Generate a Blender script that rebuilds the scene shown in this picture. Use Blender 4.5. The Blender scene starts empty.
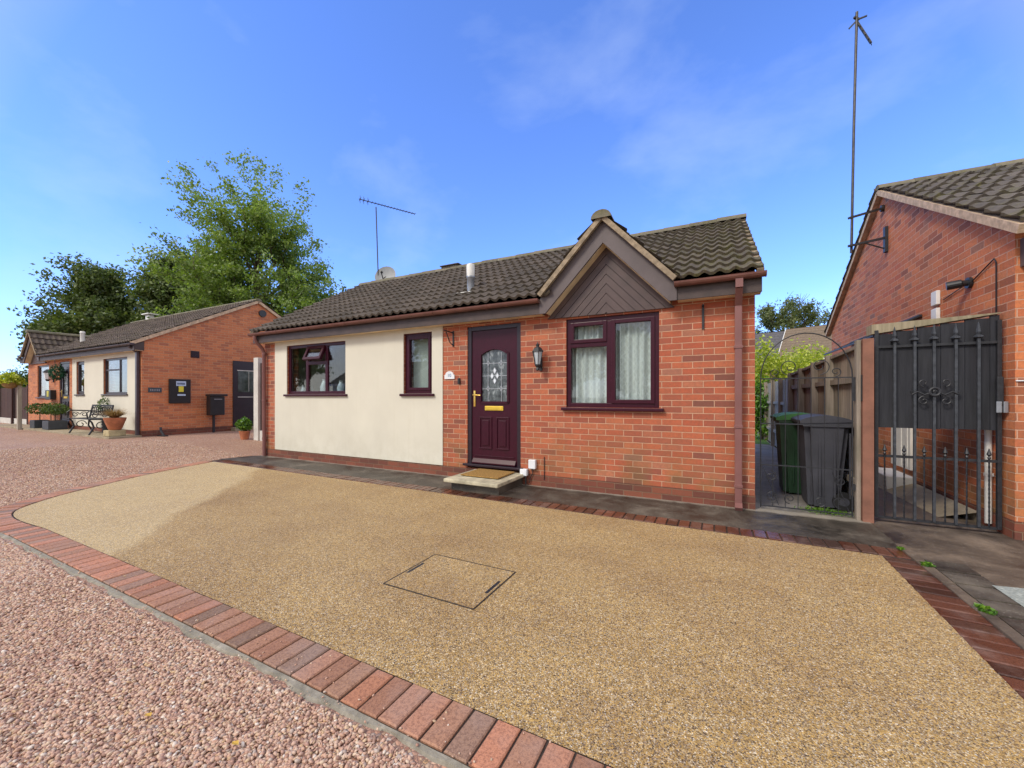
import bpy, bmesh, math, random
import numpy as np
from mathutils import Vector, Matrix
R = math.radians
random.seed(7)
rng = np.random.default_rng(11)
scene = bpy.context.scene
COL = scene.collection

# ------------------------------------------------------------------ camera
CAM_H = 1.24
YAW = R(27.0)
cd = bpy.data.cameras.new('camera')
cd.sensor_width = 36.0
cd.lens = 397.0 / 1024.0 * 36.0
cd.shift_y = 13.0 / 1024.0
cd.clip_start = 0.05
cd.clip_end = 2000
cam = bpy.data.objects.new('camera', cd)
COL.objects.link(cam)
cam.location = (0, 0, CAM_H)
cam.rotation_euler = (R(90), 0, YAW)
scene.camera = cam

# ------------------------------------------------------------------ light
SUN_DIR = Vector((-0.55, -1.0, 1.05)).normalized()       # towards the sun
sun_el = math.asin(SUN_DIR.z)
sun_rot = math.atan2(SUN_DIR.x, SUN_DIR.y)
sd = bpy.data.lights.new('sun', 'SUN')
sd.energy = 2.0
sd.angle = R(15)
sd.color = (1.0, 0.92, 0.78)
sun = bpy.data.objects.new('sun', sd)
COL.objects.link(sun)
sun.rotation_euler = (-SUN_DIR).to_track_quat('-Z', 'Y').to_euler()
world = bpy.data.worlds.new("World")
scene.world = world
world.use_nodes = True
wn, wl = world.node_tree.nodes, world.node_tree.links
wn.clear()
w_out = wn.new('ShaderNodeOutputWorld')
w_bg = wn.new('ShaderNodeBackground')
w_sky = wn.new('ShaderNodeTexSky')
w_sky.sky_type = 'NISHITA'
w_sky.sun_disc = False
w_sky.sun_elevation = sun_el
w_sky.sun_rotation = sun_rot
w_sky.air_density = 1.0
w_sky.dust_density = 0.4
w_sky.ozone_density = 2.0
w_bg.inputs['Strength'].default_value = 0.15
# thin wisps of high cloud
tc = wn.new('ShaderNodeTexCoord')
mp = wn.new('ShaderNodeMapping'); mp.inputs['Scale'].default_value = (1.0, 1.2, 2.0)
mp.inputs['Rotation'].default_value = (0, R(-12), R(25))
nz = wn.new('ShaderNodeTexNoise'); nz.inputs['Scale'].default_value = 2.3; nz.inputs['Detail'].default_value = 7
nz.inputs['Roughness'].default_value = 0.55; nz.inputs['Distortion'].default_value = 0.15
cr = wn.new('ShaderNodeValToRGB')
cr.color_ramp.elements[0].position = 0.52; cr.color_ramp.elements[0].color = (0, 0, 0, 1)
cr.color_ramp.elements[1].position = 0.78; cr.color_ramp.elements[1].color = (0.26, 0.26, 0.26, 1)
mx = wn.new('ShaderNodeMixRGB'); mx.inputs['Color2'].default_value = (4.6, 5.4, 6.6, 1)
tint = wn.new('ShaderNodeMixRGB'); tint.blend_type = 'MULTIPLY'; tint.inputs['Fac'].default_value = 1.0
tint.inputs['Color2'].default_value = (0.86, 1.13, 1.85, 1)
wl.new(tc.outputs['Generated'], mp.inputs['Vector']); wl.new(mp.outputs[0], nz.inputs['Vector'])
wl.new(nz.outputs['Fac'], cr.inputs['Fac']); wl.new(cr.outputs['Color'], mx.inputs['Fac'])
wl.new(w_sky.outputs[0], tint.inputs['Color1']); wl.new(tint.outputs[0], mx.inputs['Color1'])
# added broken bank of bright cloud, kept out of view, as neutral fill light
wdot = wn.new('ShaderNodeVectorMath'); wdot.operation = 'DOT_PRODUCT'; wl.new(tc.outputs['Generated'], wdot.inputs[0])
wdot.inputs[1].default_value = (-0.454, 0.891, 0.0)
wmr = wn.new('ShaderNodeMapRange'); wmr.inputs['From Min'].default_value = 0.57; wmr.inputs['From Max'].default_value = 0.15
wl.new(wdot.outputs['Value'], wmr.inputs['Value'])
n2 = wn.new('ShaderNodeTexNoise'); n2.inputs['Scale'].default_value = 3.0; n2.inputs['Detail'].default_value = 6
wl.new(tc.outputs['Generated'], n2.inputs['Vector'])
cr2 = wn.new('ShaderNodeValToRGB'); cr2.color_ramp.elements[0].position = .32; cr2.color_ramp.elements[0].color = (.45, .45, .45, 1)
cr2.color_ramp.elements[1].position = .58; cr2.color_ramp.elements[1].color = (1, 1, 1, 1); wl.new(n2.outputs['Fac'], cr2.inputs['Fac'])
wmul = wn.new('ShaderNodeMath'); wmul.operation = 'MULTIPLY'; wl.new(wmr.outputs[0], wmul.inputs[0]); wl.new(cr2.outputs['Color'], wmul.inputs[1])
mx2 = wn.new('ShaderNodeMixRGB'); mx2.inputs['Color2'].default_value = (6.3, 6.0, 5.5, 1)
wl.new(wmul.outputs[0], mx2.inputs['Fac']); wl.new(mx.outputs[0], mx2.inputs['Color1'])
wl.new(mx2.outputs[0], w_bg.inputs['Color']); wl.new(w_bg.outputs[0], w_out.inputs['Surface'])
scene.view_settings.view_transform = 'Standard'
scene.view_settings.look = 'None'
scene.view_settings.exposure = 0.36
scene.view_settings.gamma = 1.0
try: scene.cycles.max_bounces = 8; scene.cycles.transparent_max_bounces = 16
except Exception: pass

# ------------------------------------------------------------------ materials
class N:
    """small node helper"""
    def __init__(s, name):
        s.m = bpy.data.materials.new(name); s.m.use_nodes = True
        s.t = s.m.node_tree; s.t.nodes.clear()
        s.out = s.t.nodes.new('ShaderNodeOutputMaterial')
        s.b = s.t.nodes.new('ShaderNodeBsdfPrincipled')
        s.t.links.new(s.b.outputs[0], s.out.inputs['Surface'])
    def n(s, typ, **kw):
        x = s.t.nodes.new('ShaderNode' + typ)
        for k, v in kw.items():
            if hasattr(x, k) and not k[0].isupper(): setattr(x, k, v)
            else: x.inputs[k.replace('_', ' ')].default_value = v
        return x
    def l(s, a, b): s.t.links.new(a, b)
    def coord(s, kind='Object'): return s.n('TexCoord').outputs[kind]
    def noise(s, vec, scale, detail=4, rough=.55, dist=0):
        x = s.n('TexNoise', Scale=scale, Detail=detail, Roughness=rough, Distortion=dist)
        if vec is not None: s.l(vec, x.inputs['Vector'])
        return x.outputs['Fac']
    def ramp(s, fac, stops, interp='LINEAR'):
        x = s.n('ValToRGB'); r = x.color_ramp; r.interpolation = interp
        while len(r.elements) < len(stops): r.elements.new(0.5)
        for e, (p, c) in zip(r.elements, stops):
            e.position = p; e.color = (*c, 1) if len(c) == 3 else c
        s.l(fac, x.inputs['Fac']); return x.outputs['Color']
    def mix(s, fac, a, b, mode='MIX'):
        x = s.n('MixRGB', blend_type=mode)
        for inp, v in (('Fac', fac), ('Color1', a), ('Color2', b)):
            if isinstance(v, (int, float)): x.inputs[inp].default_value = v
            elif isinstance(v, tuple): x.inputs[inp].default_value = (*v, 1) if len(v) == 3 else v
            else: s.l(v, x.inputs[inp])
        return x.outputs['Color']
    def math(s, op, a, b=0.0, clamp=False):
        x = s.n('Math', operation=op, use_clamp=clamp)
        for i, v in enumerate((a, b)):
            if isinstance(v, (int, float)): x.inputs[i].default_value = v
            else: s.l(v, x.inputs[i])
        return x.outputs[0]
    def mapping(s, vec, scale=(1, 1, 1), rot=(0, 0, 0), loc=(0, 0, 0)):
        x = s.n('Mapping'); x.inputs['Scale'].default_value = scale
        x.inputs['Rotation'].default_value = rot; x.inputs['Location'].default_value = loc
        s.l(vec, x.inputs['Vector']); return x.outputs[0]
    def col(s, c):
        if isinstance(c, tuple): s.b.inputs['Base Color'].default_value = (*c, 1)
        else: s.l(c, s.b.inputs['Base Color'])
    def rough(s, r):
        if isinstance(r, (int, float)): s.b.inputs['Roughness'].default_value = r
        else: s.l(r, s.b.inputs['Roughness'])
    def bump(s, h, strength=.5, dist=.01):
        x = s.n('Bump', Strength=strength, Distance=dist); s.l(h, x.inputs['Height'])
        s.l(x.outputs[0], s.b.inputs['Normal']); return x

def simple(name, c, rough=.5, metal=0, var=.15, nscale=8, bump=.0, spec=None, bscale=60):
    m = N(name); v = m.coord()
    a = tuple(x * (1 - var) for x in c); b = tuple(min(1, x * (1 + var)) for x in c)
    m.col(m.ramp(m.noise(v, nscale), [(.3, a), (.7, b)]))
    m.rough(rough); m.b.inputs['Metallic'].default_value = metal
    if spec is not None: m.b.inputs['Specular IOR Level'].default_value = spec
    if bump: m.bump(m.noise(v, bscale, 3), bump, .004)
    return m.m

def brick_mat(name, stops, mortar, stain=(.10, .05, .03), stain_amt=.35, phase=(0, 0), green=0.0, header=False):
    m = N(name)
    g = m.n('NewGeometry')
    sp = m.n('SeparateXYZ'); m.l(g.outputs['Position'], sp.inputs[0])
    sn = m.n('SeparateXYZ'); m.l(g.outputs['True Normal'], sn.inputs[0])
    side = m.math('GREATER_THAN', m.math('ABSOLUTE', sn.outputs[0]), .6)
    inv = m.math('SUBTRACT', 1.0, side)
    u = m.math('ADD', m.math('MULTIPLY', sp.outputs[0], inv), m.math('MULTIPLY', sp.outputs[1], side))
    cb = m.n('CombineXYZ')
    wob = m.math('MULTIPLY', m.math('SUBTRACT', m.noise(g.outputs['Position'], 22, 2), .5), .004)
    m.l(m.math('ADD', m.math('ADD', u, phase[0]), wob), cb.inputs[0])
    m.l(m.math('ADD', m.math('ADD', sp.outputs[2], phase[1]), wob), cb.inputs[1])
    br = m.n('TexBrick', offset=.5, offset_frequency=2, squash=1.0, squash_frequency=2)
    br.inputs['Scale'].default_value = 1.0
    br.inputs['Brick Width'].default_value = .1125 if header else .225
    br.inputs['Row Height'].default_value = .225 if header else .075
    br.inputs['Mortar Size'].default_value = .0050; br.inputs['Mortar Smooth'].default_value = .25
    br.inputs['Bias'].default_value = 0
    br.inputs['Color1'].default_value = (0, 0, 0, 1); br.inputs['Color2'].default_value = (1, 1, 1, 1)
    br.inputs['Mortar'].default_value = (.5, .5, .5, 1)
    m.l(cb.outputs[0], br.inputs['Vector'])
    rnd = m.n('RGBToBW'); m.l(br.outputs['Color'], rnd.inputs[0])
    c = m.ramp(rnd.outputs[0], stops)
    fine = m.noise(g.outputs['Position'], 38, 6, .8)
    c = m.mix(m.math('MULTIPLY', m.ramp(fine, [(.38, (0,0,0)), (.68, (1,1,1))]), .42), c, (.13, .075, .055))
    mid = m.noise(m.mapping(g.outputs['Position'], (1, 1, .5)), 1.6, 5, .6)
    c = m.mix(m.math('MULTIPLY', m.ramp(mid, [(.48, (0,0,0)), (.78, (1,1,1))]), stain_amt), c, stain)
    mort = m.ramp(m.noise(g.outputs['Position'], 9, 4), [(.3, tuple(x*.78 for x in mortar)), (.7, mortar)])
    c = m.mix(br.outputs['Fac'], c, mort)
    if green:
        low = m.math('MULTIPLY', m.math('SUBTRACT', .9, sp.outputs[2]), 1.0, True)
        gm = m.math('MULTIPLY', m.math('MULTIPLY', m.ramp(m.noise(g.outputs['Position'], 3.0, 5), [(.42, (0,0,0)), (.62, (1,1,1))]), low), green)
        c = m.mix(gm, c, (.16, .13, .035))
    m.col(c); m.rough(m.math('ADD', m.math('MULTIPLY', fine, .2), .68))
    h = m.math('ADD', m.math('MULTIPLY', m.math('SUBTRACT', 1.0, br.outputs['Fac']), 1.0), m.math('MULTIPLY', fine, .35))
    m.bump(h, 1.0, .008)
    return m.m

M = {}
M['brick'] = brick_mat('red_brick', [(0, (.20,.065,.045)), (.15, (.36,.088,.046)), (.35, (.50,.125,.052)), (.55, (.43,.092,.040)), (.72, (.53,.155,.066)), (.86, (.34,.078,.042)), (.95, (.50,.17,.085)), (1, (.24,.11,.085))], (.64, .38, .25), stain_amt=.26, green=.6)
M['brick_house_left'] = brick_mat('orange_brick', [(0, (.46,.15,.07)), (.3, (.62,.20,.08)), (.6, (.70,.24,.095)), (.85, (.56,.17,.07)), (1, (.42,.14,.075))], (.62, .37, .22), stain_amt=.25, phase=(.07, 0))
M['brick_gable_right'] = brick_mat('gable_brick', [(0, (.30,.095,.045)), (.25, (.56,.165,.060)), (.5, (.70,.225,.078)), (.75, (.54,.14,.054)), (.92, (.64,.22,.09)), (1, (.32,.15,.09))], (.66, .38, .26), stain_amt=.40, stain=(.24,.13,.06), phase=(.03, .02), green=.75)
M['plinth'] = brick_mat('plinth_brick', [(0, (.12,.034,.022)), (.5, (.20,.050,.027)), (1, (.26,.07,.035))], (.24, .14, .085), stain_amt=.3)

def render_mat():
    m = N('cream_render'); g = m.n('NewGeometry').outputs['Position']
    c = m.ramp(m.noise(g, 1.3, 5), [(.3, (.61,.58,.49)), (.7, (.68,.65,.55))])
    sp = m.n('SeparateXYZ'); m.l(g, sp.inputs[0])
    low = m.math('MULTIPLY', m.math('SUBTRACT', .75, sp.outputs[2]), 1.6, True)
    dirt = m.math('MULTIPLY', m.math('MULTIPLY', m.ramp(m.noise(g, 4, 6, .7), [(.4,(0,0,0)),(.7,(1,1,1))]), low), .4)
    c = m.mix(dirt, c, (.42,.38,.27))
    run = m.ramp(m.noise(m.mapping(g, (9, 1, .35)), 1.4, 4, .6), [(.56,(0,0,0)),(.75,(1,1,1))])
    c = m.mix(m.math('MULTIPLY', run, .18), c, (.50,.45,.33))
    m.col(c); m.rough(.85)
    m.bump(m.math('ADD', m.noise(g, 120, 3), m.math('MULTIPLY', m.noise(g, 6, 3), 1.0)), .35, .004)
    return m.m
M['render'] = render_mat()

def tile_mat(name, base, moss_amt, place=False):
    m = N(name); g = m.n('NewGeometry'); v = m.coord()
    rnd = g.outputs['Random Per Island']
    c = m.ramp(rnd, [(0, tuple(x*.62 for x in base)), (.5, base), (1, tuple(x*1.5 for x in base))])
    n1 = m.noise(v, 14, 6, .7)
    c = m.mix(m.math('MULTIPLY', m.ramp(n1, [(.4,(0,0,0)),(.7,(1,1,1))]), .5), c, tuple(x*1.9 for x in base))
    moss = m.math('MULTIPLY', m.ramp(m.noise(v, 5.5, 6, .75), [(.50,(0,0,0)),(.66,(1,1,1))]), moss_amt)
    if place:
        sx = m.n('SeparateXYZ'); m.l(g.outputs['Position'], sx.inputs[0])
        moss = m.math('MULTIPLY', moss, m.math('ADD', .35, m.math('MULTIPLY', m.math('ADD', sx.outputs[0], 2.4), .55), False), True)
        extra = m.math('MULTIPLY', m.math('MULTIPLY', m.ramp(m.noise(v, 9, 5, .7), [(.44,(0,0,0)),(.6,(1,1,1))]), m.math('MULTIPLY', m.math('ADD', sx.outputs[0], 1.6), .45, True)), .55)
        moss = m.math('ADD', m.math('MAXIMUM', moss, 0.12), extra, True)
    c = m.mix(moss, c, m.ramp(m.noise(v, 40, 3), [(.3, (.045,.045,.012)), (.7, (.17,.15,.05))]))
    lich = m.ramp(m.noise(v, 26, 3, .6), [(.70,(0,0,0)),(.74,(1,1,1))])
    c = m.mix(m.math('MULTIPLY', lich, .6), c, (.34,.32,.27))
    m.col(c); m.rough(.78)
    m.bump(m.noise(v, 90, 4, .7), .5, .004)
    return m.m
M['tiles'] = tile_mat('roof_tiles', (.064, .048, .040), .45, place=True)
M['tiles_left'] = tile_mat('left_roof_tiles', (.075, .055, .045), .35)
M['tiles_mossy'] = tile_mat('mossy_roof_tiles', (.080, .066, .054), .75)
M['ridge'] = tile_mat('ridge_tiles', (.13, .115, .08), .9)
M['mortar_verge'] = simple('verge_mortar', (.29, .225, .155), .9, var=.4, nscale=14, bump=.8)
M['verge_pink'] = simple('pinkish_verge', (.52, .38, .26), .9, var=.32, nscale=13, bump=.8)
M['upvc'] = simple('rosewood_upvc', (.040, .003, .013), .34, var=.15, nscale=20, spec=.3)
M['upvc_dark'] = simple('dark_frame', (.020, .010, .018), .35, var=.2)
M['fascia'] = simple('weathered_fascia', (.058, .038, .034), .55, var=.28, nscale=6, bump=.3)
M['bargeboard'] = simple('bargeboard_brown', (.100, .077, .079), .55, var=.15, nscale=4, bump=.2)
M['cladding'] = simple('brown_cladding', (.075, .047, .045), .5, var=.2, nscale=5, bump=.2)
M['soffit'] = simple('beige_soffit', (.74, .60, .40), .7, var=.2, nscale=5)
M['gutter'] = simple('brown_gutter', (.165, .068, .055), .38, var=.2, nscale=6)
M['downpipe'] = simple('brown_downpipe', (.20, .085, .078), .42, var=.12, nscale=4)
M['gutter_dark'] = simple('dark_gutter', (.06, .045, .06), .35, var=.2)
M['brass'] = simple('polished_brass', (.80, .55, .14), .28, metal=.85, var=.1)
M['yellow_brass'] = simple('yellow_brass', (.72, .50, .06), .38, metal=.35, var=.1)
M['white'] = simple('white_plastic', (.74, .76, .80), .4, var=.05)
M['white_paint'] = simple('white_paint', (.72, .71, .68), .5, var=.08)
M['black_metal'] = simple('black_iron', (.020, .021, .026), .5, metal=0, var=.35, nscale=30, bump=.3)
M['gate_iron'] = simple('worn_gate_iron', (.055, .060, .072), .42, metal=.3, var=.35, nscale=25, bump=.2)
M['black_plastic'] = simple('black_plastic', (.018, .019, .022), .4, var=.2)
M['grey_bin'] = simple('charcoal_bin_plastic', (.045, .046, .058), .6, var=.25, nscale=5, bump=.1)
M['green_bin'] = simple('green_bin_plastic', (.022, .070, .030), .42, var=.25, nscale=5, bump=.1)
M['green_lid'] = simple('green_lid_plastic', (.06, .20, .05), .65, var=.2, nscale=5)
M['galv'] = simple('galvanised_steel', (.32, .34, .38), .4, metal=.6, var=.2)
M['dull_steel'] = simple('dull_steel', (.06, .055, .055), .5, metal=.5, var=.3, nscale=20)
M['dish'] = simple('grey_dish', (.24, .25, .26), .5, var=.1)
M['post_brown'] = simple('brown_post', (.23, .10, .065), .75, var=.25, nscale=7, bump=.4)
M['step_stone'] = simple('step_slab', (.44, .40, .29), .8, var=.35, nscale=9, bump=.6)
M['terracotta'] = simple('terracotta', (.42, .15, .07), .75, var=.25, nscale=9, bump=.2)
M['planter'] = simple('slate_planter', (.035, .042, .055), .5, var=.2)
M['stone_block'] = simple('stone_block', (.42, .35, .20), .9, var=.3, nscale=9, bump=.5)
M['concrete_post'] = simple('concrete_post', (.58, .56, .52), .85, var=.12, nscale=5, bump=.3)
M['lamp_white'] = simple('frosted_lamp_glass', (.42, .47, .52), .15, var=.2)
M['side_glass'] = simple('dark_side_door_glass', (.05, .06, .065), .1, var=.7, nscale=5)
M['leaf_fallen'] = simple('fallen_leaf_amber', (.55, .34, .05), .7, var=.3, nscale=60)
M['green_decor'] = simple('green_ornament', (.01, .09, .04), .6, var=.4, nscale=20)
M['yellow_label'] = simple('yellow_label', (.70, .62, .05), .5, var=.04)
M['pale_label'] = simple('pale_label', (.45, .55, .72), .5, var=.05)
M['label_text'] = simple('label_text', (.04, .07, .16), .5)
M['number_blue'] = simple('number_blue', (.10, .22, .40), .5)
M['wall_inside'] = simple('room_paint', (.42, .39, .35), .9, var=.1)
M['blind'] = simple('blind_fabric', (.62, .66, .62), .8, var=.05)
M['ornament'] = simple('glazed_ornament', (.48, .56, .62), .3, var=.2)
M['slate_sign'] = simple('slate_sign', (.045, .06, .075), .6, var=.2)
M['lead'] = simple('lead_strip', (.50, .53, .58), .35, metal=.3)
M['frosted'] = simple('frosted_bevel', (.70, .76, .84), .2)
M['bark'] = simple('bark', (.10, .075, .05), .9, var=.4, nscale=10, bump=.6)
M['soil'] = simple('soil', (.03, .02, .012), .95)
M['rubber'] = simple('rubber', (.012, .012, .013), .6)

def glass_mat(name, tintc=(1, 1, 1), refl=1.0, rough=0.0):
    m = N(name); t = m.t; t.nodes.remove(m.b)
    tr = m.n('BsdfTransparent'); tr.inputs['Color'].default_value = (*tintc, 1)
    gl = m.n('BsdfGlossy'); gl.inputs['Roughness'].default_value = rough
    gl.inputs['Color'].default_value = (.95, .97, 1, 1)
    lw = m.n('LayerWeight', Blend=.5)
    f = m.math('ADD', m.math('MULTIPLY', m.math('POWER', lw.outputs['Facing'], 3.0), .75 * refl), .045 * refl, True)
    ms = m.n('MixShader'); m.l(f, ms.inputs[0]); m.l(tr.outputs[0], ms.inputs[1]); m.l(gl.outputs[0], ms.inputs[2])
    m.l(ms.outputs[0], m.out.inputs['Surface'])
    return m.m
M['glass'] = glass_mat('window_glass', (.86, .90, .90))
M['glass_lamp'] = glass_mat('lamp_glass', (.8, .85, .9), .6)
def obscured():
    m = N('obscured_door_glass'); v = m.coord()
    n = m.noise(m.mapping(v, (1, 1, .6)), 9, 4, .6, 1.5)
    m.col(m.ramp(n, [(.35, (.025,.03,.035)), (.55, (.10,.12,.13)), (.72, (.34,.38,.40))])); m.rough(.08)
    m.bump(m.noise(v, 30, 2), .4, .004); return m.m
M['door_glass'] = obscured()

def lace_mat():
    m = N('lace_net_curtain'); t = m.t; v = m.coord()
    d = m.mapping(v, (11, 1, 8), (0, R(45), 0))
    ck = m.n('TexWave', wave_type='BANDS', bands_direction='X', Scale=.55); m.l(d, ck.inputs['Vector'])
    ck2 = m.n('TexWave', wave_type='BANDS', bands_direction='Z', Scale=.55); m.l(d, ck2.inputs['Vector'])
    pat = m.math('MAXIMUM', m.math('GREATER_THAN', ck.outputs['Fac'], .88), m.math('GREATER_THAN', ck2.outputs['Fac'], .88))
    pat = m.math('MAXIMUM', pat, m.math('GREATER_THAN', m.noise(v, 34, 3), .60))
    dens = m.noise(m.mapping(v, (1, 1, .06)), 26, 3, .6)
    fac = m.math('ADD', m.math('MULTIPLY', pat, .16), m.math('ADD', .50, m.math('MULTIPLY', dens, .80)), True)
    df = m.n('BsdfDiffuse'); df.inputs['Color'].default_value = (.95, .95, .93, 1)
    tl = m.n('BsdfTranslucent'); tl.inputs['Color'].default_value = (.8, .8, .8, 1)
    a = m.n('MixShader'); a.inputs[0].default_value = .15; m.l(df.outputs[0], a.inputs[1]); m.l(tl.outputs[0], a.inputs[2])
    tr = m.n('BsdfTransparent'); ms = m.n('MixShader')
    m.l(fac, ms.inputs[0]); m.l(tr.outputs[0], ms.inputs[1]); m.l(a.outputs[0], ms.inputs[2])
    m.l(ms.outputs[0], m.out.inputs['Surface']); return m.m
M['lace'] = lace_mat()

def wood_fence_mat(name, a, b, green=.35):
    m = N(name); v = m.coord()
    st = m.noise(m.mapping(v, (9, 9, .7)), 3, 6, .65)
    rnd = m.n('NewGeometry').outputs['Random Per Island']
    c = m.ramp(st, [(.25, a), (.75, b)])
    c = m.mix(.6, c, m.ramp(rnd, [(0, (.55,.55,.55)), (1, (1.25,1.2,1.15))]), 'MULTIPLY')
    c = m.mix(m.math('MULTIPLY', m.ramp(m.noise(v, 2.2, 5), [(.5,(0,0,0)),(.7,(1,1,1))]), green), c, (.09,.10,.045))
    m.col(c); m.rough(.85); m.bump(st, .5, .005); return m.m
M['fence'] = wood_fence_mat('weathered_fence_wood', (.16,.135,.112), (.40,.34,.28))
M['fence_pale'] = wood_fence_mat('pale_fence_wood', (.28,.25,.21), (.48,.44,.38), .15)
M['board'] = wood_fence_mat('lichened_board', (.20,.17,.11), (.42,.36,.25), .5)
M['fence_dark'] = wood_fence_mat('dark_fence_wood', (.035,.014,.014), (.075,.03,.026), .1)
M['black_board'] = wood_fence_mat('black_stained_board', (.010,.011,.016), (.034,.036,.046), .03)

def gravel_mat(name, sheet):
    m = N(name); v = m.coord()
    pal = [(0, (.20,.10,.07)), (.10, (.40,.20,.13)), (.24, (.62,.38,.25)), (.36, (.38,.20,.15)), (.50, (.70,.50,.36)), (.62, (.54,.32,.23)), (.74, (.70,.55,.40)), (.84, (.58,.38,.18)), (.91, (.34,.26,.23)), (.97, (.74,.65,.54)), (1, (.84,.78,.70))]
    if sheet:
        vo = m.n('TexVoronoi', Scale=62.0, Randomness=1.0); m.l(v, vo.inputs['Vector'])
        vd = m.n('TexVoronoi', Scale=62.0, Randomness=1.0, feature='DISTANCE_TO_EDGE'); m.l(v, vd.inputs['Vector'])
        bw = m.n('SeparateColor'); m.l(vo.outputs['Color'], bw.inputs[0])
        c = m.ramp(bw.outputs[0], pal)
        gap = m.ramp(vd.outputs['Distance'], [(0, (.0,.0,.0)), (.10, (1,1,1))])
        c = m.mix(gap, (.24,.14,.10), c)
        h = m.math('ADD', m.ramp(vd.outputs['Distance'], [(0,(0,0,0)),(.35,(1,1,1))]), bw.outputs[1])
        m.bump(h, .5, .012)
        c = m.mix(.08, m.mix(1.0, c, (.80,.71,.67), 'MULTIPLY'), (.55,.45,.40))
    else:
        rnd = m.n('NewGeometry').outputs['Random Per Island']
        c = m.mix(.16, m.ramp(rnd, pal), (.74,.60,.52))
        n = m.noise(v, 120, 4, .7)
        c = m.mix(m.math('MULTIPLY', n, .45), c, m.mix(1.0, c, (.55,.45,.42), 'MULTIPLY'))
        m.bump(n, .4, .003)
    big = m.noise(v, 1.2, 4)
    c = m.mix(m.math('MULTIPLY', m.ramp(big, [(.4,(0,0,0)),(.7,(1,1,1))]), .3), c, m.mix(1.0, c, (.72,.62,.60), 'MULTIPLY'))
    m.col(c); m.rough(.72); return m.m
M['gravel_sheet'] = gravel_mat('pink_gravel_bed', True)
M['pebble'] = gravel_mat('pink_pebble', False)

def resin_mat():
    m = N('resin_bound_aggregate'); v = m.coord()
    vo = m.n('TexVoronoi', Scale=225.0, Randomness=1.0); m.l(v, vo.inputs['Vector'])
    bw = m.n('SeparateColor'); m.l(vo.outputs['Color'], bw.inputs[0])
    pal = [(0, (.075,.052,.035)), (.12, (.17,.115,.065)), (.27, (.38,.235,.08)), (.44, (.50,.315,.10)), (.58, (.60,.40,.145)), (.70, (.27,.19,.125)), (.80, (.40,.30,.20)), (.90, (.62,.48,.26)), (.97, (.68,.57,.40)), (1, (.80,.74,.62))]
    c = m.ramp(bw.outputs[0], pal)
    vo2 = m.n('TexVoronoi', Scale=75.0, Randomness=1.0); m.l(v, vo2.inputs['Vector'])
    b2 = m.n('SeparateColor'); m.l(vo2.outputs['Color'], b2.inputs[0])
    c = m.mix(.45, c, m.ramp(b2.outputs[0], [(0,(.55,.55,.58)),(1,(1.3,1.27,1.2))]), 'MULTIPLY')
    # dry pale area towards the far left end; the rest is damp
    sp = m.n('SeparateXYZ'); m.l(v, sp.inputs[0])
    wv = m.math('MULTIPLY', m.math('SUBTRACT', m.noise(v, 1.1, 4), .5), 1.1)
    line = m.math('ADD', m.math('ADD', m.math('MULTIPLY', sp.outputs[0], -1.0), m.math('MULTIPLY', sp.outputs[1], -.95)), wv)
    dry = m.ramp(m.math('MULTIPLY', m.math('SUBTRACT', line, 2.85), 1.0), [(.0,(0,0,0)),(.20,(1,1,1))])
    c = m.mix(dry, c, m.mix(.26, m.mix(1.0, c, (1.12,1.16,1.2), 'MULTIPLY'), (.62,.52,.36)))
    damp = m.ramp(m.noise(m.mapping(v, (.8, 1.3, 1)), 1.0, 5, .6), [(.42,(0,0,0)),(.68,(1,1,1))])
    c = m.mix(m.math('MULTIPLY', m.math('MULTIPLY', damp, .6), m.math('SUBTRACT', 1.0, m.math('MULTIPLY', dry, .8))), c, m.mix(1.0, c, (.68,.62,.62), 'MULTIPLY'))
    grey = m.ramp(m.noise(m.mapping(v, (1, .8, 1), (0,0,.6), (3,1,0)), .9, 6, .65), [(.48,(0,0,0)),(.64,(1,1,1))])
    c = m.mix(m.math('MULTIPLY', grey, .25), c, m.mix(1.0, c, (.72,.70,.80), 'MULTIPLY'))
    m.col(c)
    m.rough(m.math('ADD', m.math('MULTIPLY', dry, .2), .68)); m.b.inputs['Specular IOR Level'].default_value = .3
    m.bump(m.math('ADD', bw.outputs[1], m.math('MULTIPLY', vo.outputs['Distance'], -1.0)), .55, .004)
    return m.m
M['resin'] = resin_mat()

def paver_mat(name, pal, rough=.7):
    m = N(name); v = m.coord()
    rnd = m.n('NewGeometry').outputs['Random Per Island']
    c = m.ramp(rnd, pal)
    n = m.noise(v, 75, 6, .85)
    c = m.mix(m.math('MULTIPLY', m.ramp(n, [(.47,(0,0,0)),(.57,(1,1,1))]), .7), c, m.mix(1.0, c, (.45,.40,.42), 'MULTIPLY'))
    lt = m.noise(v, 5, 4)
    c = m.mix(m.math('MULTIPLY', m.ramp(lt, [(.5,(0,0,0)),(.75,(1,1,1))]), .35), c, (.36,.27,.24))
    m.col(c); m.rough(rough); m.bump(n, .5, .003); return m.m
M['paver'] = paver_mat('pink_block_paver', [(0,(.24,.145,.095)),(.22,(.46,.19,.10)),(.42,(.36,.20,.125)),(.6,(.54,.235,.135)),(.76,(.42,.22,.14)),(.9,(.29,.18,.125)),(1,(.22,.14,.105))])
M['paver_wet'] = paver_mat('wet_red_block_paver', [(0,(.045,.020,.014)),(.4,(.105,.034,.019)),(.7,(.15,.055,.032)),(1,(.065,.038,.030))], .20)

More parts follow.
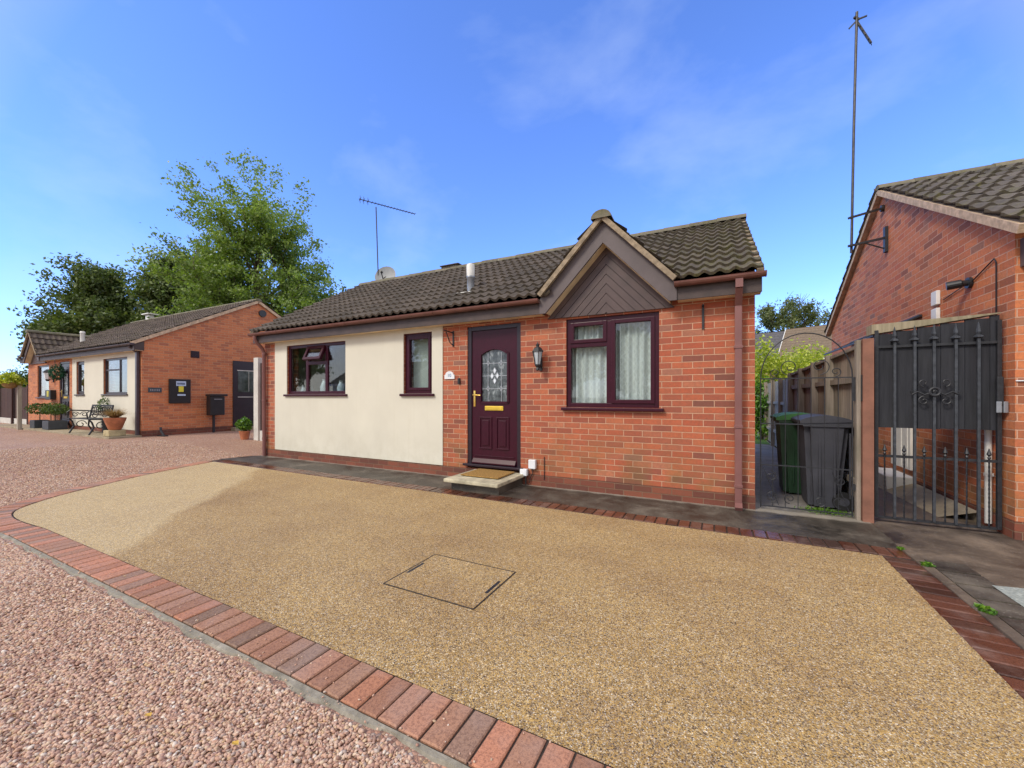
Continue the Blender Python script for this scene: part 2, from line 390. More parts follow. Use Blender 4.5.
def concrete_mat(name, a, b, wet=.5, sc=2.2, foot=False):
    m = N(name); v = m.coord()
    n = m.noise(v, sc, 7, .68, .4); f = m.noise(v, 55, 4, .7)
    c = m.ramp(n, [(.34, a), (.52, tuple(x*.6+y*.4 for x, y in zip(a, b))), (.68, b)])
    c = m.mix(m.math('MULTIPLY', m.ramp(f, [(.35,(0,0,0)),(.7,(1,1,1))]), .4), c, m.mix(1.0, c, (.5,.48,.46), 'MULTIPLY'))
    sp = m.ramp(m.noise(v, 70, 2), [(.66,(0,0,0)),(.72,(1,1,1))])
    c = m.mix(m.math('MULTIPLY', sp, .5), c, (.30,.28,.25))
    if foot:
        sy = m.n('SeparateXYZ'); m.l(v, sy.inputs[0])
        edge = m.math('ADD', sy.outputs[1], m.math('MULTIPLY', m.noise(v, 5, 5), .16))
        em = m.ramp(m.math('SUBTRACT', edge, 4.6), [(.46,(0,0,0)),(.52,(1,1,1))])
        c = m.mix(m.math('MULTIPLY', em, .6), c, (.40,.36,.30))
    m.col(c)
    m.rough(m.ramp(n, [(.35, (1-wet,)*3), (.65, (.85,)*3)]))
    m.bump(m.math('ADD', f, m.math('MULTIPLY', n, .8)), .55, .008); return m.m
M['concrete_wet'] = concrete_mat('damp_dark_concrete', (.020,.016,.013), (.165,.140,.110), .66, foot=True)
M['concrete_side'] = concrete_mat('stained_concrete', (.020,.015,.012), (.27,.205,.15), .62, 1.3)
M['concrete_back'] = concrete_mat('grey_yard_concrete', (.15,.14,.13), (.34,.32,.30), .25)
M['haunch'] = concrete_mat('cement_haunching', (.20,.18,.14), (.40,.36,.29), .1, 9)
M['patio'] = concrete_mat('beige_patio_slab', (.26,.21,.14), (.46,.39,.27), .2, 3)
M['chips'] = concrete_mat('grey_stone_chips', (.22,.25,.24), (.50,.54,.50), .2, 45)
M['joint'] = simple('dark_joint_sand', (.045, .032, .026), .9, var=.3, nscale=30)
M['earth'] = concrete_mat('distant_ground', (.06,.07,.03), (.14,.13,.08), .05, .4)
def grass_mat():
    m = N('lawn'); v = m.coord()
    m.col(m.ramp(m.noise(v, 30, 5), [(.3, (.05,.13,.015)), (.7, (.16,.30,.04))])); m.rough(.9)
    m.bump(m.noise(v, 80, 3), 1, .02); return m.m
M['grass'] = grass_mat()
def leaf_mat(name, stops, transl=.25):
    m = N(name); rnd = m.n('NewGeometry').outputs['Random Per Island']; v = m.coord()
    c = m.ramp(rnd, stops)
    n = m.noise(v, .55, 3)
    c = m.mix(.55, c, m.ramp(n, [(.35,(.62,.66,.6)),(.65,(1.25,1.22,1.0))]), 'MULTIPLY')
    df = m.n('BsdfDiffuse'); m.l(c, df.inputs['Color'])
    tl = m.n('BsdfTranslucent'); m.l(m.mix(1.0, c, (1.2,1.35,.6), 'MULTIPLY'), tl.inputs['Color'])
    gl = m.n('BsdfGlossy', Roughness=.45); gl.inputs['Color'].default_value = (.9,.95,1,1)
    a = m.n('MixShader'); a.inputs[0].default_value = transl; m.l(df.outputs[0], a.inputs[1]); m.l(tl.outputs[0], a.inputs[2])
    b = m.n('MixShader'); b.inputs[0].default_value = .04; m.l(a.outputs[0], b.inputs[1]); m.l(gl.outputs[0], b.inputs[2])
    m.t.nodes.remove(m.b); m.l(b.outputs[0], m.out.inputs['Surface']); return m.m
M['leaf_maple'] = leaf_mat('maple_leaves', [(0,(.12,.18,.035)),(.5,(.20,.29,.055)),(.85,(.28,.37,.08)),(1,(.36,.42,.14))], .42)
M['leaf_dark'] = leaf_mat('dark_leaves', [(0,(.06,.095,.025)),(.6,(.12,.17,.045)),(1,(.20,.24,.07))], .3)
M['leaf_mid'] = leaf_mat('mid_leaves', [(0,(.045,.085,.018)),(.6,(.085,.145,.03)),(1,(.14,.20,.045))], .3)
M['leaf_olive'] = leaf_mat('olive_leaves', [(0,(.09,.12,.04)),(.6,(.16,.20,.07)),(1,(.26,.27,.11))], .35)
M['leaf_yellow'] = leaf_mat('golden_leaves', [(0,(.20,.26,.02)),(.5,(.46,.52,.05)),(1,(.72,.70,.12))], .45)
M['leaf_bright'] = leaf_mat('bright_leaves', [(0,(.04,.12,.008)),(.6,(.11,.25,.02)),(1,(.22,.38,.03))], .3)
M['leaf_dry'] = leaf_mat('dry_grass_blades', [(0,(.18,.10,.04)),(.6,(.36,.22,.10)),(1,(.48,.34,.18))], .2)

# ------------------------------------------------------------------ mesh helpers
ROOT = {}
def tag(o, label=None, cat=None, group=None, kind=None):
    if label: o['label'] = label
    if cat: o['category'] = cat
    if group: o['group'] = group
    if kind: o['kind'] = kind
    return o
def thing(name, label, cat, loc=(0, 0, 0), group=None):
    o = bpy.data.objects.new(name, None); COL.objects.link(o)
    o.empty_display_size = .2
    o.location = loc; ROOT[o.name] = Vector(loc)
    return tag(o, label, cat, group)

class MB:
    def __init__(s): s.v = []; s.f = []; s.mi = []
    def add(s, vs, fs, mi=0):
        k = len(s.v); s.v += [tuple(p) for p in vs]
        s.f += [tuple(i + k for i in f) for f in fs]; s.mi += [mi] * len(fs); return s
    def box(s, x0, x1, y0, y1, z0, z1, mi=0, bev=0.0):
        x0, x1 = min(x0, x1), max(x0, x1); y0, y1 = min(y0, y1), max(y0, y1); z0, z1 = min(z0, z1), max(z0, z1)
        if not bev:
            v = [(x0,y0,z0),(x1,y0,z0),(x1,y1,z0),(x0,y1,z0),(x0,y0,z1),(x1,y0,z1),(x1,y1,z1),(x0,y1,z1)]
            return s.add(v, [(0,3,2,1),(4,5,6,7),(0,1,5,4),(1,2,6,5),(2,3,7,6),(3,0,4,7)], mi)
        bm = bmesh.new(); bmesh.ops.create_cube(bm, size=1)
        bmesh.ops.scale(bm, vec=(x1-x0, y1-y0, z1-z0), verts=bm.verts)
        bmesh.ops.translate(bm, vec=((x0+x1)/2, (y0+y1)/2, (z0+z1)/2), verts=bm.verts)
        b = min(bev, .45*min(x1-x0, y1-y0, z1-z0))
        bmesh.ops.bevel(bm, geom=bm.edges[:], offset=b, segments=2, affect='EDGES', profile=.6)
        return s.bm(bm, mi)
    def bm(s, bm, mi=0):
        bm.verts.index_update()
        s.add([v.co[:] for v in bm.verts], [tuple(v.index for v in f.verts) for f in bm.faces], mi); bm.free(); return s
    def obox(s, c, ax, ay, az, hx, hy, hz, mi=0):
        """oriented box: centre, three unit axes, half sizes"""
        c = Vector(c); ax, ay, az = Vector(ax).normalized()*hx, Vector(ay).normalized()*hy, Vector(az).normalized()*hz
        v = [c + i*ax + j*ay + k*az for k in (-1, 1) for (i, j) in ((-1,-1),(1,-1),(1,1),(-1,1))]
        return s.add(v, [(0,3,2,1),(4,5,6,7),(0,1,5,4),(1,2,6,5),(2,3,7,6),(3,0,4,7)], mi)
    def bar(s, a, b, w, h, up=(0, 0, 1), mi=0):
        a, b = Vector(a), Vector(b); d = (b - a); L = d.length; d.normalize()
        up = Vector(up)
        if abs(d.dot(up)) > .98: up = Vector((0, 1, 0))
        sx = d.cross(up).normalized(); uz = sx.cross(d).normalized()
        return s.obox((a + b) / 2, sx, d, uz, w/2, L/2, h/2, mi)
    def tube(s, pts, r, n=8, mi=0, cap=True):
        pts = [Vector(p) for p in pts]; rs = r if isinstance(r, (list, tuple)) else [r]*len(pts)
        rings = []; prev = None
        for i, p in enumerate(pts):
            d = (pts[min(i+1, len(pts)-1)] - pts[max(i-1, 0)])
            if d.length < 1e-9: d = Vector((0, 0, 1))
            d.normalize()
            if prev is None:
                a = Vector((0, 0, 1)) if abs(d.z) < .9 else Vector((1, 0, 0))
                x = d.cross(a).normalized()
            else:
                x = (prev - d * prev.dot(d))
                x = x.normalized() if x.length > 1e-6 else d.orthogonal().normalized()
            prev = x; y = d.cross(x)
            rings.append([p + (x*math.cos(2*math.pi*k/n) + y*math.sin(2*math.pi*k/n))*rs[i] for k in range(n)])
        vs = [q for rg in rings for q in rg]; fs = []
        for i in range(len(pts)-1):
            for k in range(n):
                fs.append((i*n+k, i*n+(k+1) % n, (i+1)*n+(k+1) % n, (i+1)*n+k))
        if cap: fs += [tuple(range(n))[::-1], tuple((len(pts)-1)*n + k for k in range(n))]
        return s.add(vs, fs, mi)
    def lathe(s, cx, cy, prof, n=20, mi=0, axis='Z', sx=1, sy=1):
        vs = []; fs = []
        for (r, z) in prof:
            for k in range(n):
                a = 2*math.pi*k/n
                p = (r*math.cos(a)*sx, r*math.sin(a)*sy)
                if axis == 'Z': vs.append((cx[0]+p[0], cy+p[1], z) if isinstance(cx, tuple) else (cx+p[0], cy+p[1], z))
        for i in range(len(prof)-1):
            for k in range(n): fs.append((i*n+k, i*n+(k+1) % n, (i+1)*n+(k+1) % n, (i+1)*n+k))
        fs += [tuple(range(n))[::-1], tuple((len(prof)-1)*n+k for k in range(n))]
        return s.add(vs, fs, mi)
    def prism(s, poly, axis, a, b, mi=0):
        """poly of 2-D points extruded along axis from a to b ('Y': poly=(x,z); 'X': poly=(y,z); 'Z': poly=(x,y))"""
        def P(p, t): return {'Y': (p[0], t, p[1]), 'X': (t, p[0], p[1]), 'Z': (p[0], p[1], t)}[axis]
        n = len(poly); vs = [P(p, a) for p in poly] + [P(p, b) for p in poly]
        fs = [tuple(range(n)), tuple(range(2*n-1, n-1, -1))] + [(i, i+n, (i+1) % n+n, (i+1) % n) for i in range(n)]
        return s.add(vs, fs, mi)
    def build(s, name, mats, parent=None, smooth=False, recalc=True, loc=None):
        me = bpy.data.meshes.new(name)
        off = Vector((0, 0, 0))
        if parent is not None: off = ROOT[parent.name]
        elif loc is not None: off = Vector(loc)
        me.from_pydata([(p[0]-off.x, p[1]-off.y, p[2]-off.z) for p in s.v], [], s.f)
        mats = mats if isinstance(mats, list) else [mats]
        for m in mats: me.materials.append(m)
        if len(mats) > 1: me.polygons.foreach_set('material_index', s.mi)
        if recalc:
            bm = bmesh.new(); bm.from_mesh(me); bmesh.ops.recalc_face_normals(bm, faces=bm.faces); bm.to_mesh(me); bm.free()
        if smooth:
            me.polygons.foreach_set('use_smooth', [True]*len(me.polygons))
            try: me.set_sharp_from_angle(angle=R(40))
            except Exception: pass
        me.update()
        o = bpy.data.objects.new(name, me); COL.objects.link(o)
        if parent is not None: o.parent = parent
        elif loc is not None: o.location = loc
        ROOT[o.name] = off.copy()
        return o

def np_object(name, V, Fc, mat, parent=None, smooth=False, loc=None):
    """V (n,3), Fc (m,k) arrays"""
    me = bpy.data.meshes.new(name); off = ROOT[parent.name] if parent is not None else Vector(loc or (0,0,0))
    V = V - np.array(off[:])
    k = Fc.shape[1]
    me.vertices.add(len(V)); me.vertices.foreach_set('co', V.astype(np.float32).ravel())
    me.loops.add(Fc.size); me.loops.foreach_set('vertex_index', Fc.astype(np.int32).ravel())
    me.polygons.add(len(Fc)); me.polygons.foreach_set('loop_start', np.arange(0, Fc.size, k, dtype=np.int32))
    me.polygons.foreach_set('loop_total', np.full(len(Fc), k, dtype=np.int32))
    if smooth: me.polygons.foreach_set('use_smooth', np.ones(len(Fc), dtype=bool))
    me.materials.append(mat); me.update(calc_edges=True); me.validate()
    o = bpy.data.objects.new(name, me); COL.objects.link(o)
    if parent is not None: o.parent = parent
    elif loc is not None: o.location = loc
    ROOT[o.name] = Vector(off[:]); return o

cY, sY = math.cos(YAW), math.sin(YAW)
def at(px, zc, z=0.0):
    """ground position seen in image column px at camera depth zc (used to survey the far trees and houses)"""
    xc = (px - 512) / 397.0 * zc
    return Vector((xc*cY - zc*sY, xc*sY + zc*cY, z))
def rise(x):
    t = min(1, max(0, (-8.9 - x) / 4.2)); return .15 * t*t*(3-2*t)

# ------------------------------------------------------------------ ground
def sheet(name, poly, z, mat, step=None):
    m = MB(); m.add([(x, y, z) for x, y in poly], [tuple(range(len(poly)))])
    return tag(m.build(name, mat, recalc=False), kind='structure')
def rise_sheet(name, xs, y0, y1, dz, mat):
    m = MB()
    for a, b in zip(xs, xs[1:]):
        m.add([(a,y0,rise(a)+dz),(b,y0,rise(b)+dz),(b,y1,rise(b)+dz),(a,y1,rise(a)+dz)], [(0,1,2,3)])
    return tag(m.build(name, mat, recalc=False), kind='structure')
xs = [-900, -60] + [-13.1 + i*.42 for i in range(11)] + [60, 900]
rise_sheet('ground', xs, -900, 900, -.03, M['earth'])
rise_sheet('gravel_yard', [-40, -24] + [-13.1 + i*.42 for i in range(11)] + [-6, -3, 3.0], -14, 11.5, 0.0, M['gravel_sheet'])

EDGE_IN, EDGE_OUT = 1.33, 1.115
# far left curve of the driveway, measured along its inner edge
curve_in = [(-5.6,1.33),(-6.25,1.29),(-6.72,1.36),(-7.02,1.58),(-7.32,1.88),(-7.64,2.36),(-7.97,2.88),(-8.22,3.40),(-8.42,3.95),(-8.50,4.16)]
def chaikin(p):
    q = [p[0]]
    for a, b in zip(p, p[1:]):
        q += [(a[0]*.75+b[0]*.25, a[1]*.75+b[1]*.25), (a[0]*.25+b[0]*.75, a[1]*.25+b[1]*.75)]
    return q + [p[-1]]
curve_in = chaikin(chaikin(curve_in))
def resample(pts, d):
    out = [pts[0]]; acc = 0
    for a, b in zip(pts, pts[1:]):
        L = math.hypot(b[0]-a[0], b[1]-a[1]); t = d - acc
        while t <= L:
            out.append((a[0]+(b[0]-a[0])*t/L, a[1]+(b[1]-a[1])*t/L)); t += d
        acc = (acc + L) % d if L + acc >= d else acc + L
    return out
drive = [(-5.6,1.33)] + [(6.5,1.33)] * 0
drive = curve_in[::-1] + [(1.10,1.33),(1.123,2.4),(1.16,4.05),(.3,4.07),(-4.0,4.13)]
sheet('driveway', drive, .008, M['resin'])
def offset_curve(pts, d):
    out = []
    for i, p in enumerate(pts):
        a, b = pts[max(i-1, 0)], pts[min(i+1, len(pts)-1)]
        dx, dy = b[0]-a[0], b[1]-a[1]; L = math.hypot(dx, dy); nx, ny = dy/L, -dx/L
        if (p[0]+3)*nx + (p[1]-2.8)*ny < 0: nx, ny = -nx, -ny
        out.append((p[0]+nx*d, p[1]+ny*d))
    return out
sheet('joint_bed', offset_curve(curve_in, .222)[::-1] + [(1.34,1.108),(1.42,4.40),(-8.7,4.42)], .003, M['joint'])

def block(m, c, d, L, W, zt, jit=.004):
    """one paver: centre c, long axis angle d, length L, width W"""
    a = d + random.uniform(-.012, .012)
    ux, uy = math.cos(a), math.sin(a); b = .005
    zt = zt + random.uniform(-.0025, .0025)
    def ring(hl, hw, z): return [(c[0]+ux*i*hl-uy*j*hw, c[1]+uy*i*hl+ux*j*hw, z) for i, j in ((-1,-1),(1,-1),(1,1),(-1,1))]
    v = ring(L/2, W/2, -.01) + ring(L/2, W/2, zt-b) + ring(L/2-b, W/2-b, zt)
    f = [(0,1,5,4),(1,2,6,5),(2,3,7,6),(3,0,4,7),(4,5,9,8),(5,6,10,9),(6,7,11,10),(7,4,8,11),(8,9,10,11)]
    m.add(v, f)
mfront = MB()
x = 1.28; 
while x > -5.6:
    block(mfront, (x, (EDGE_IN+EDGE_OUT)/2), R(90), .205, .094, .014); x -= .1035
# follow the curve
cp = resample(curve_in, .112)
for (a, b) in zip(cp, cp[1:]):
    dx, dy = b[0]-a[0], b[1]-a[1]; L = math.hypot(dx, dy); nx, ny = dy/L, -dx/L
    if nx*(-1) + ny*(-1)*.3 < -.0: pass
    mxp, myp = (a[0]+b[0])/2, (a[1]+b[1])/2
    # outward normal: away from the driveway centre (-3, 2.8)
    if (mxp+3)*nx + (myp-2.8)*ny < 0: nx, ny = -nx, -ny
    block(mfront, (mxp+nx*.115, myp+ny*.115), math.atan2(ny, nx), .205, .098, .014)
tag(mfront.build('block_edging', M['paver'], recalc=False), kind='structure')
mb = MB(); x = 1.30
while x > -8.5:
    yy = 4.07 + (.3 - x) * .0118
    block(mb, (x, yy + .115), R(90), .205, .095, .013); x -= .104
tag(mb.build('block_edging_back', M['paver_wet'], recalc=False), kind='structure')
mb = MB(); y = .9
while y < 4.04:
    block(mb, (1.205 + (y-1.3)*.022, y), R(-4), .215, .095, .013); y += .106
tag(mb.build('block_edging_side', M['paver_wet'], recalc=False), kind='structure')
# front edging goes on past the side one, out of frame
mb = MB()
m = MB(); pts = []
line_ = [(1.3 - i*.045, 1.110) for i in range(153)] + [p for p in resample(offset_curve(curve_in, .222), .05)][:26]
for i, (a, b) in enumerate(line_):
    w_ = .032 + .010*math.sin(i*.33) + .008*math.sin(i*.91+1) + random.uniform(-.006,.006)
    d_ = (0, -1) if i < 153 else (-.5, -.85)
    pts += [(a, b, .011 + random.uniform(-.001,.001)), (a + d_[0]*w_*.6, b + d_[1]*w_*.6, .009+ random.uniform(-.002,.002)), (a + d_[0]*w_, b + d_[1]*w_, -.004)]
for i in range(len(line_)-1):
    for q in (0, 1): m.f.append((3*i+q, 3*i+q+1, 3*i+q+4, 3*i+q+3)); m.mi.append(0)
m.v = pts
tag(m.build('cement_haunching', M['haunch']), kind='structure')

# concrete apron in front of the bungalow and the path through the arched gate
sheet('concrete_path', [(-8.75,4.38),(1.36,4.27),(1.36,5.2),(-8.4,5.2),(-8.62,4.9)], .010, M['concrete_wet'])
sheet('passage_path', [(.30,5.12),(1.33,5.12),(1.33,16),(.30,16)], .006, M['concrete_back'])
sheet('side_path', [(1.325,.4),(6,.4),(6,5.25),(1.36,5.25),(1.36,4.2)], .007, M['concrete_side'])
sheet('side_passage', [(1.36,5.2),(2.31,5.2),(2.31,15),(1.36,15)], .011, M['concrete_side'])
sheet('stone_chips', [(1.60,3.70),(2.9,3.95),(2.9,3.0),(1.60,3.0)], .022, M['chips'])
sheet('lawn', [(-6,12.2),(1.3,12.2),(1.3,24),(-6,24)], .012, M['grass'])
mb = MB(); y = .5
while y < 4.15:
    mb.box(1.335, 1.40, y, y+.38, -.01, .022 + random.uniform(-.003, .003), bev=.006); y += .39
tag(mb.build('kerb', M['concrete_side']), kind='structure')
m = MB()
for i in range(5):
    m.obox((1.52+.0*i, 3.98-.22*i, .013), (1,.03,0), (0,1,0), (0,0,1), .11, .098, .006)
tag(m.build('dark_paver_row', M['concrete_wet']), kind='structure')
# joint lines and a broken patch on the side path
# ------------------------------------------------------------------ loose gravel (real stones in the foreground)
def ico(sub):
    bm = bmesh.new(); bmesh.ops.create_icosphere(bm, subdivisions=sub, radius=1)
    bm.verts.index_update(); V = np.array([v.co[:] for v in bm.verts]); Fc = np.array([[v.index for v in f.verts] for f in bm.faces]); bm.free()
    return V, Fc
def stones(name, P, S, sub):
    """P (n,3) centres, S (n,) mean radius"""
    V0, F0 = ico(sub); n = len(P); k = len(V0)
    q = rng.normal(size=(n, 4)); q /= np.linalg.norm(q, axis=1)[:, None]
    w, x, y, z = q.T
    Rm = np.stack([1-2*(y*y+z*z), 2*(x*y-z*w), 2*(x*z+y*w), 2*(x*y+z*w), 1-2*(x*x+z*z), 2*(y*z-x*w), 2*(x*z-y*w), 2*(y*z+x*w), 1-2*(x*x+y*y)], 1).reshape(n,3,3)
    sc = np.stack([rng.uniform(.9,1.5,n), rng.uniform(.75,1.1,n), rng.uniform(.45,.8,n)], 1)
    V = V0[None] * (1 + rng.uniform(-.16,.16,(n,k,1))) * sc[:,None,:] * S[:,None,None]
    V = np.einsum('nij,nkj->nki', Rm, V)
    V[:,:,2] *= .75
    V += P[:,None,:]
    Fc = (F0[None] + (np.arange(n)*k)[:,None,None]).reshape(-1,3)
    return np_object(name, V.reshape(-1,3), Fc, M['pebble'], smooth=True)
def scatter(n, x0, x1, y0, y1, keep):
    P = np.stack([rng.uniform(x0,x1,n), rng.uniform(y0,y1,n)], 1)
    return P[keep(P)]
near = scatter(75000, -4.2, -.3, .05, 1.06, lambda P: (P[:,0] > -5.9*P[:,1]-1.0) & (P[:,1] < 1.066 + .014*np.sin(P[:,0]*9) + .008*np.sin(P[:,0]*23)))
Pn = np.column_stack([near, rng.uniform(-.003, .010, len(near))])
tag(stones('gravel', Pn, rng.uniform(.0052, .0105, len(near)), 1), kind='stuff')
sx_n = 260
sx = np.stack([rng.uniform(-5, 1.0, sx_n), 1.05 + np.abs(rng.normal(size=sx_n))*.13], 1)
tag(stones('stray_gravel', np.column_stack([sx, np.full(sx_n, .016)]), rng.uniform(.003,.0065,sx_n), 1), kind='stuff')
far = scatter(60000, -9.5, -4.2, .3, 1.06, lambda P: (P[:,0] > -5.9*P[:,1]-1.4))
far2 = scatter(60000, -13.0, -6.3, 1.2, 5.0, lambda P: (P[:,1] > 1.2) & ((P[:,0] < np.interp(P[:,1], [1.0,1.35,1.9,2.4,2.9,3.4,3.95,5], [-7.2,-7.0,-7.5,-7.88,-8.2,-8.46,-8.68,-8.75]))))
ff = np.concatenate([far, far2])
zz = np.array([rise(a) for a in ff[:,0]])
tag(stones('gravel_far', np.column_stack([ff, zz + rng.uniform(-.003,.006,len(ff))]), rng.uniform(.007,.012,len(ff)), 1), kind='stuff')

# manhole cover set into the driveway
t = thing('manhole_cover', 'recessed square manhole cover filled with resin gravel in the driveway', 'manhole cover', (-1.59, 2.22, .008))
m = MB(); x0,x1,y0,y1 = -1.945,-1.24,1.945,2.495
for a in ((x0,x1,y0,y0+.005),(x0,x1,y1-.005,y1),(x0,x0+.005,y0+.0055,y1-.0055),(x1-.005,x1,y0+.0055,y1-.0055)):
    m.box(a[0],a[1],a[2],a[3],.0,.0125)
m.build('frame', M['dull_steel'], t)
MB().box(x0+.009,x1-.009,y0+.009,y1-.009,0,.0118).build('tray', M['resin'], t)
for xx in (x0+.02, x1-.045):
    MB().box(xx, xx+.022, 2.14, 2.32, .006, .0135, bev=.003).build('lifting_slot', M['black_metal'], t)

# ------------------------------------------------------------------ building helpers
def wall_x(m, x0, x1, z0, z1, yf, th, holes, mi=0):
    """wall along X, outer face at yf, thickness th into +Y, rectangular holes (hx0,hx1,hz0,hz1)"""
    us = sorted({x0, x1, *[min(max(h[i], x0), x1) for h in holes for i in (0, 1)]})
    zs = sorted({z0, z1, *[min(max(h[i], z0), z1) for h in holes for i in (2, 3)]})
    for a, b in zip(us, us[1:]):
        for c, d in zip(zs, zs[1:]):
            cx, cz = (a+b)/2, (c+d)/2
            if any(h[0] < cx < h[1] and h[2] < cz < h[3] for h in holes): continue
            m.add([(a,yf,c),(b,yf,c),(b,yf,d),(a,yf,d)], [(0,1,2,3)], mi)
            m.add([(a,yf+th,c),(b,yf+th,c),(b,yf+th,d),(a,yf+th,d)], [(3,2,1,0)], mi)
    for h in holes:
        a, b = max(h[0], x0), min(h[1], x1); c, d = max(h[2], z0), min(h[3], z1)
        if h[0] >= x0: m.add([(a,yf,c),(a,yf+th,c),(a,yf+th,d),(a,yf,d)], [(3,2,1,0)], mi)
        if h[1] <= x1: m.add([(b,yf,c),(b,yf+th,c),(b,yf+th,d),(b,yf,d)], [(0,1,2,3)], mi)
        if h[2] >= z0: m.add([(a,yf,c),(b,yf,c),(b,yf+th,c),(a,yf+th,c)], [(0,1,2,3)], mi)
        if h[3] <= z1: m.add([(a,yf,d),(b,yf,d),(b,yf+th,d),(a,yf+th,d)], [(3,2,1,0)], mi)
    m.add([(x0,yf,z0),(x0,yf+th,z0),(x0,yf+th,z1),(x0,yf,z1)], [(3,2,1,0)], mi)
    m.add([(x1,yf,z0),(x1,yf+th,z0),(x1,yf+th,z1),(x1,yf,z1)], [(0,1,2,3)], mi)
    m.add([(x0,yf,z1),(x1,yf,z1),(x1,yf+th,z1),(x0,yf+th,z1)], [(0,1,2,3)], mi)

def tiles(m, O, U, S, Nn, length, slope, expo=.28, pitch=.15, amp=.034, lift=.042, keep=None, seed=1, spw=8):
    """profiled concrete tiles: every tile two rolls wide, own island, laid in lapped courses"""
    rr = random.Random(seed)
    O, U, S, Nn = Vector(O), Vector(U).normalized(), Vector(S).normalized(), Vector(Nn).normalized()
    rows = int(math.ceil(slope/expo)); tw = 2*pitch; nt = int(math.ceil(length/tw))
    k = 2*spw
    def prof(t):
        p = (t / pitch) % 1.0
        return amp * (.5 + .5*math.cos(2*math.pi*p)) ** 1.3
    for r in range(rows):
        s0 = r*expo; s1 = min(slope, s0 + expo + .05)
        for c in range(nt):
            u0 = c*tw; u1 = min(length, u0+tw)
            if u1 - u0 < .02: continue
            if keep and not keep(O + U*((u0+u1)/2) + S*(s0+s1)/2, r): continue
            dz = rr.uniform(-.003, .004); ds = rr.uniform(-.006, .006); tl = rr.uniform(-.003,.003)
            vs = []
            for i in range(k+1):
                u = u0 + (u1-u0)*i/k; h = prof(u) + dz + tl*(i/k)
                a = O + U*u
                vs += [a + S*(s0+ds) + Nn*(h+lift-.034), a + S*(s0+ds) + Nn*(h+lift), a + S*(s0+ds+.01) + Nn*(h+lift+.002), a + S*s1 + Nn*(h+.002)]
            fs = []
            for i in range(k):
                for j in range(3):
                    fs.append((4*i+j, 4*(i+1)+j, 4*(i+1)+j+1, 4*i+j+1))
            m.add(vs, fs)

def ridge_caps(m, A, B, r=.11, L=.42, n=9, wob=0.004):
    A, B = Vector(A), Vector(B); d = (B-A); T = d.length; d.normalize()
    side = d.cross(Vector((0,0,1))).normalized(); k = max(1, round(T/L)); st = T/k
    for i in range(k):
        a = A + d*(i*st); b = A + d*((i+1)*st + .012); dz = random.uniform(-wob, wob)
        vs = []
        for q, rr_ in ((a, r*1.0), (b, r*.93)):
            for j in range(n+1):
                t = math.pi*j/n
                vs.append(q + side*(math.cos(t)*rr_) + Vector((0,0,math.sin(t)*rr_*.8 - r*.30 + dz)))
        fs = [(j, j+1, n+1+j+1, n+1+j) for j in range(n)] + [tuple(range(n+1)), tuple(range(2*n+1, n, -1))]
        m.add(vs, fs)

def frame_rect(m, x0, x1, z0, z1, y0, y1, w, bev=.006, mi=0):
    m.box(x0, x0+w, y0, y1, z0, z1, mi, bev); m.box(x1-w, x1, y0, y1, z0, z1, mi, bev)
    m.box(x0+w-.001, x1-w+.001, y0+.001, y1-.001, z0, z0+w, mi, bev); m.box(x0+w-.001, x1-w+.001, y0+.001, y1-.001, z1-w, z1, mi, bev)

def curtain(name, x0, x1, z0, z1, y, parent, mat, folds, amp=.03, nx=90):
    V = []; Fc = []
    for j in range(2):
        z = z0 if j == 0 else z1
        for i in range(nx+1):
            t = i/nx; xx = x0 + (x1-x0)*t
            f = amp*(math.sin(t*folds*2*math.pi) + .5*math.sin(t*folds*4.7+1.3)) * (1.25 if j == 0 else .7)
            V.append((xx + (0.01*math.sin(t*folds*3.1) if j == 0 else 0), y + f, z))
    for i in range(nx): Fc.append((i, i+1, nx+2+i, nx+1+i))
    m = MB(); m.add(V, Fc); return m.build(name, mat, parent, smooth=True, recalc=False)

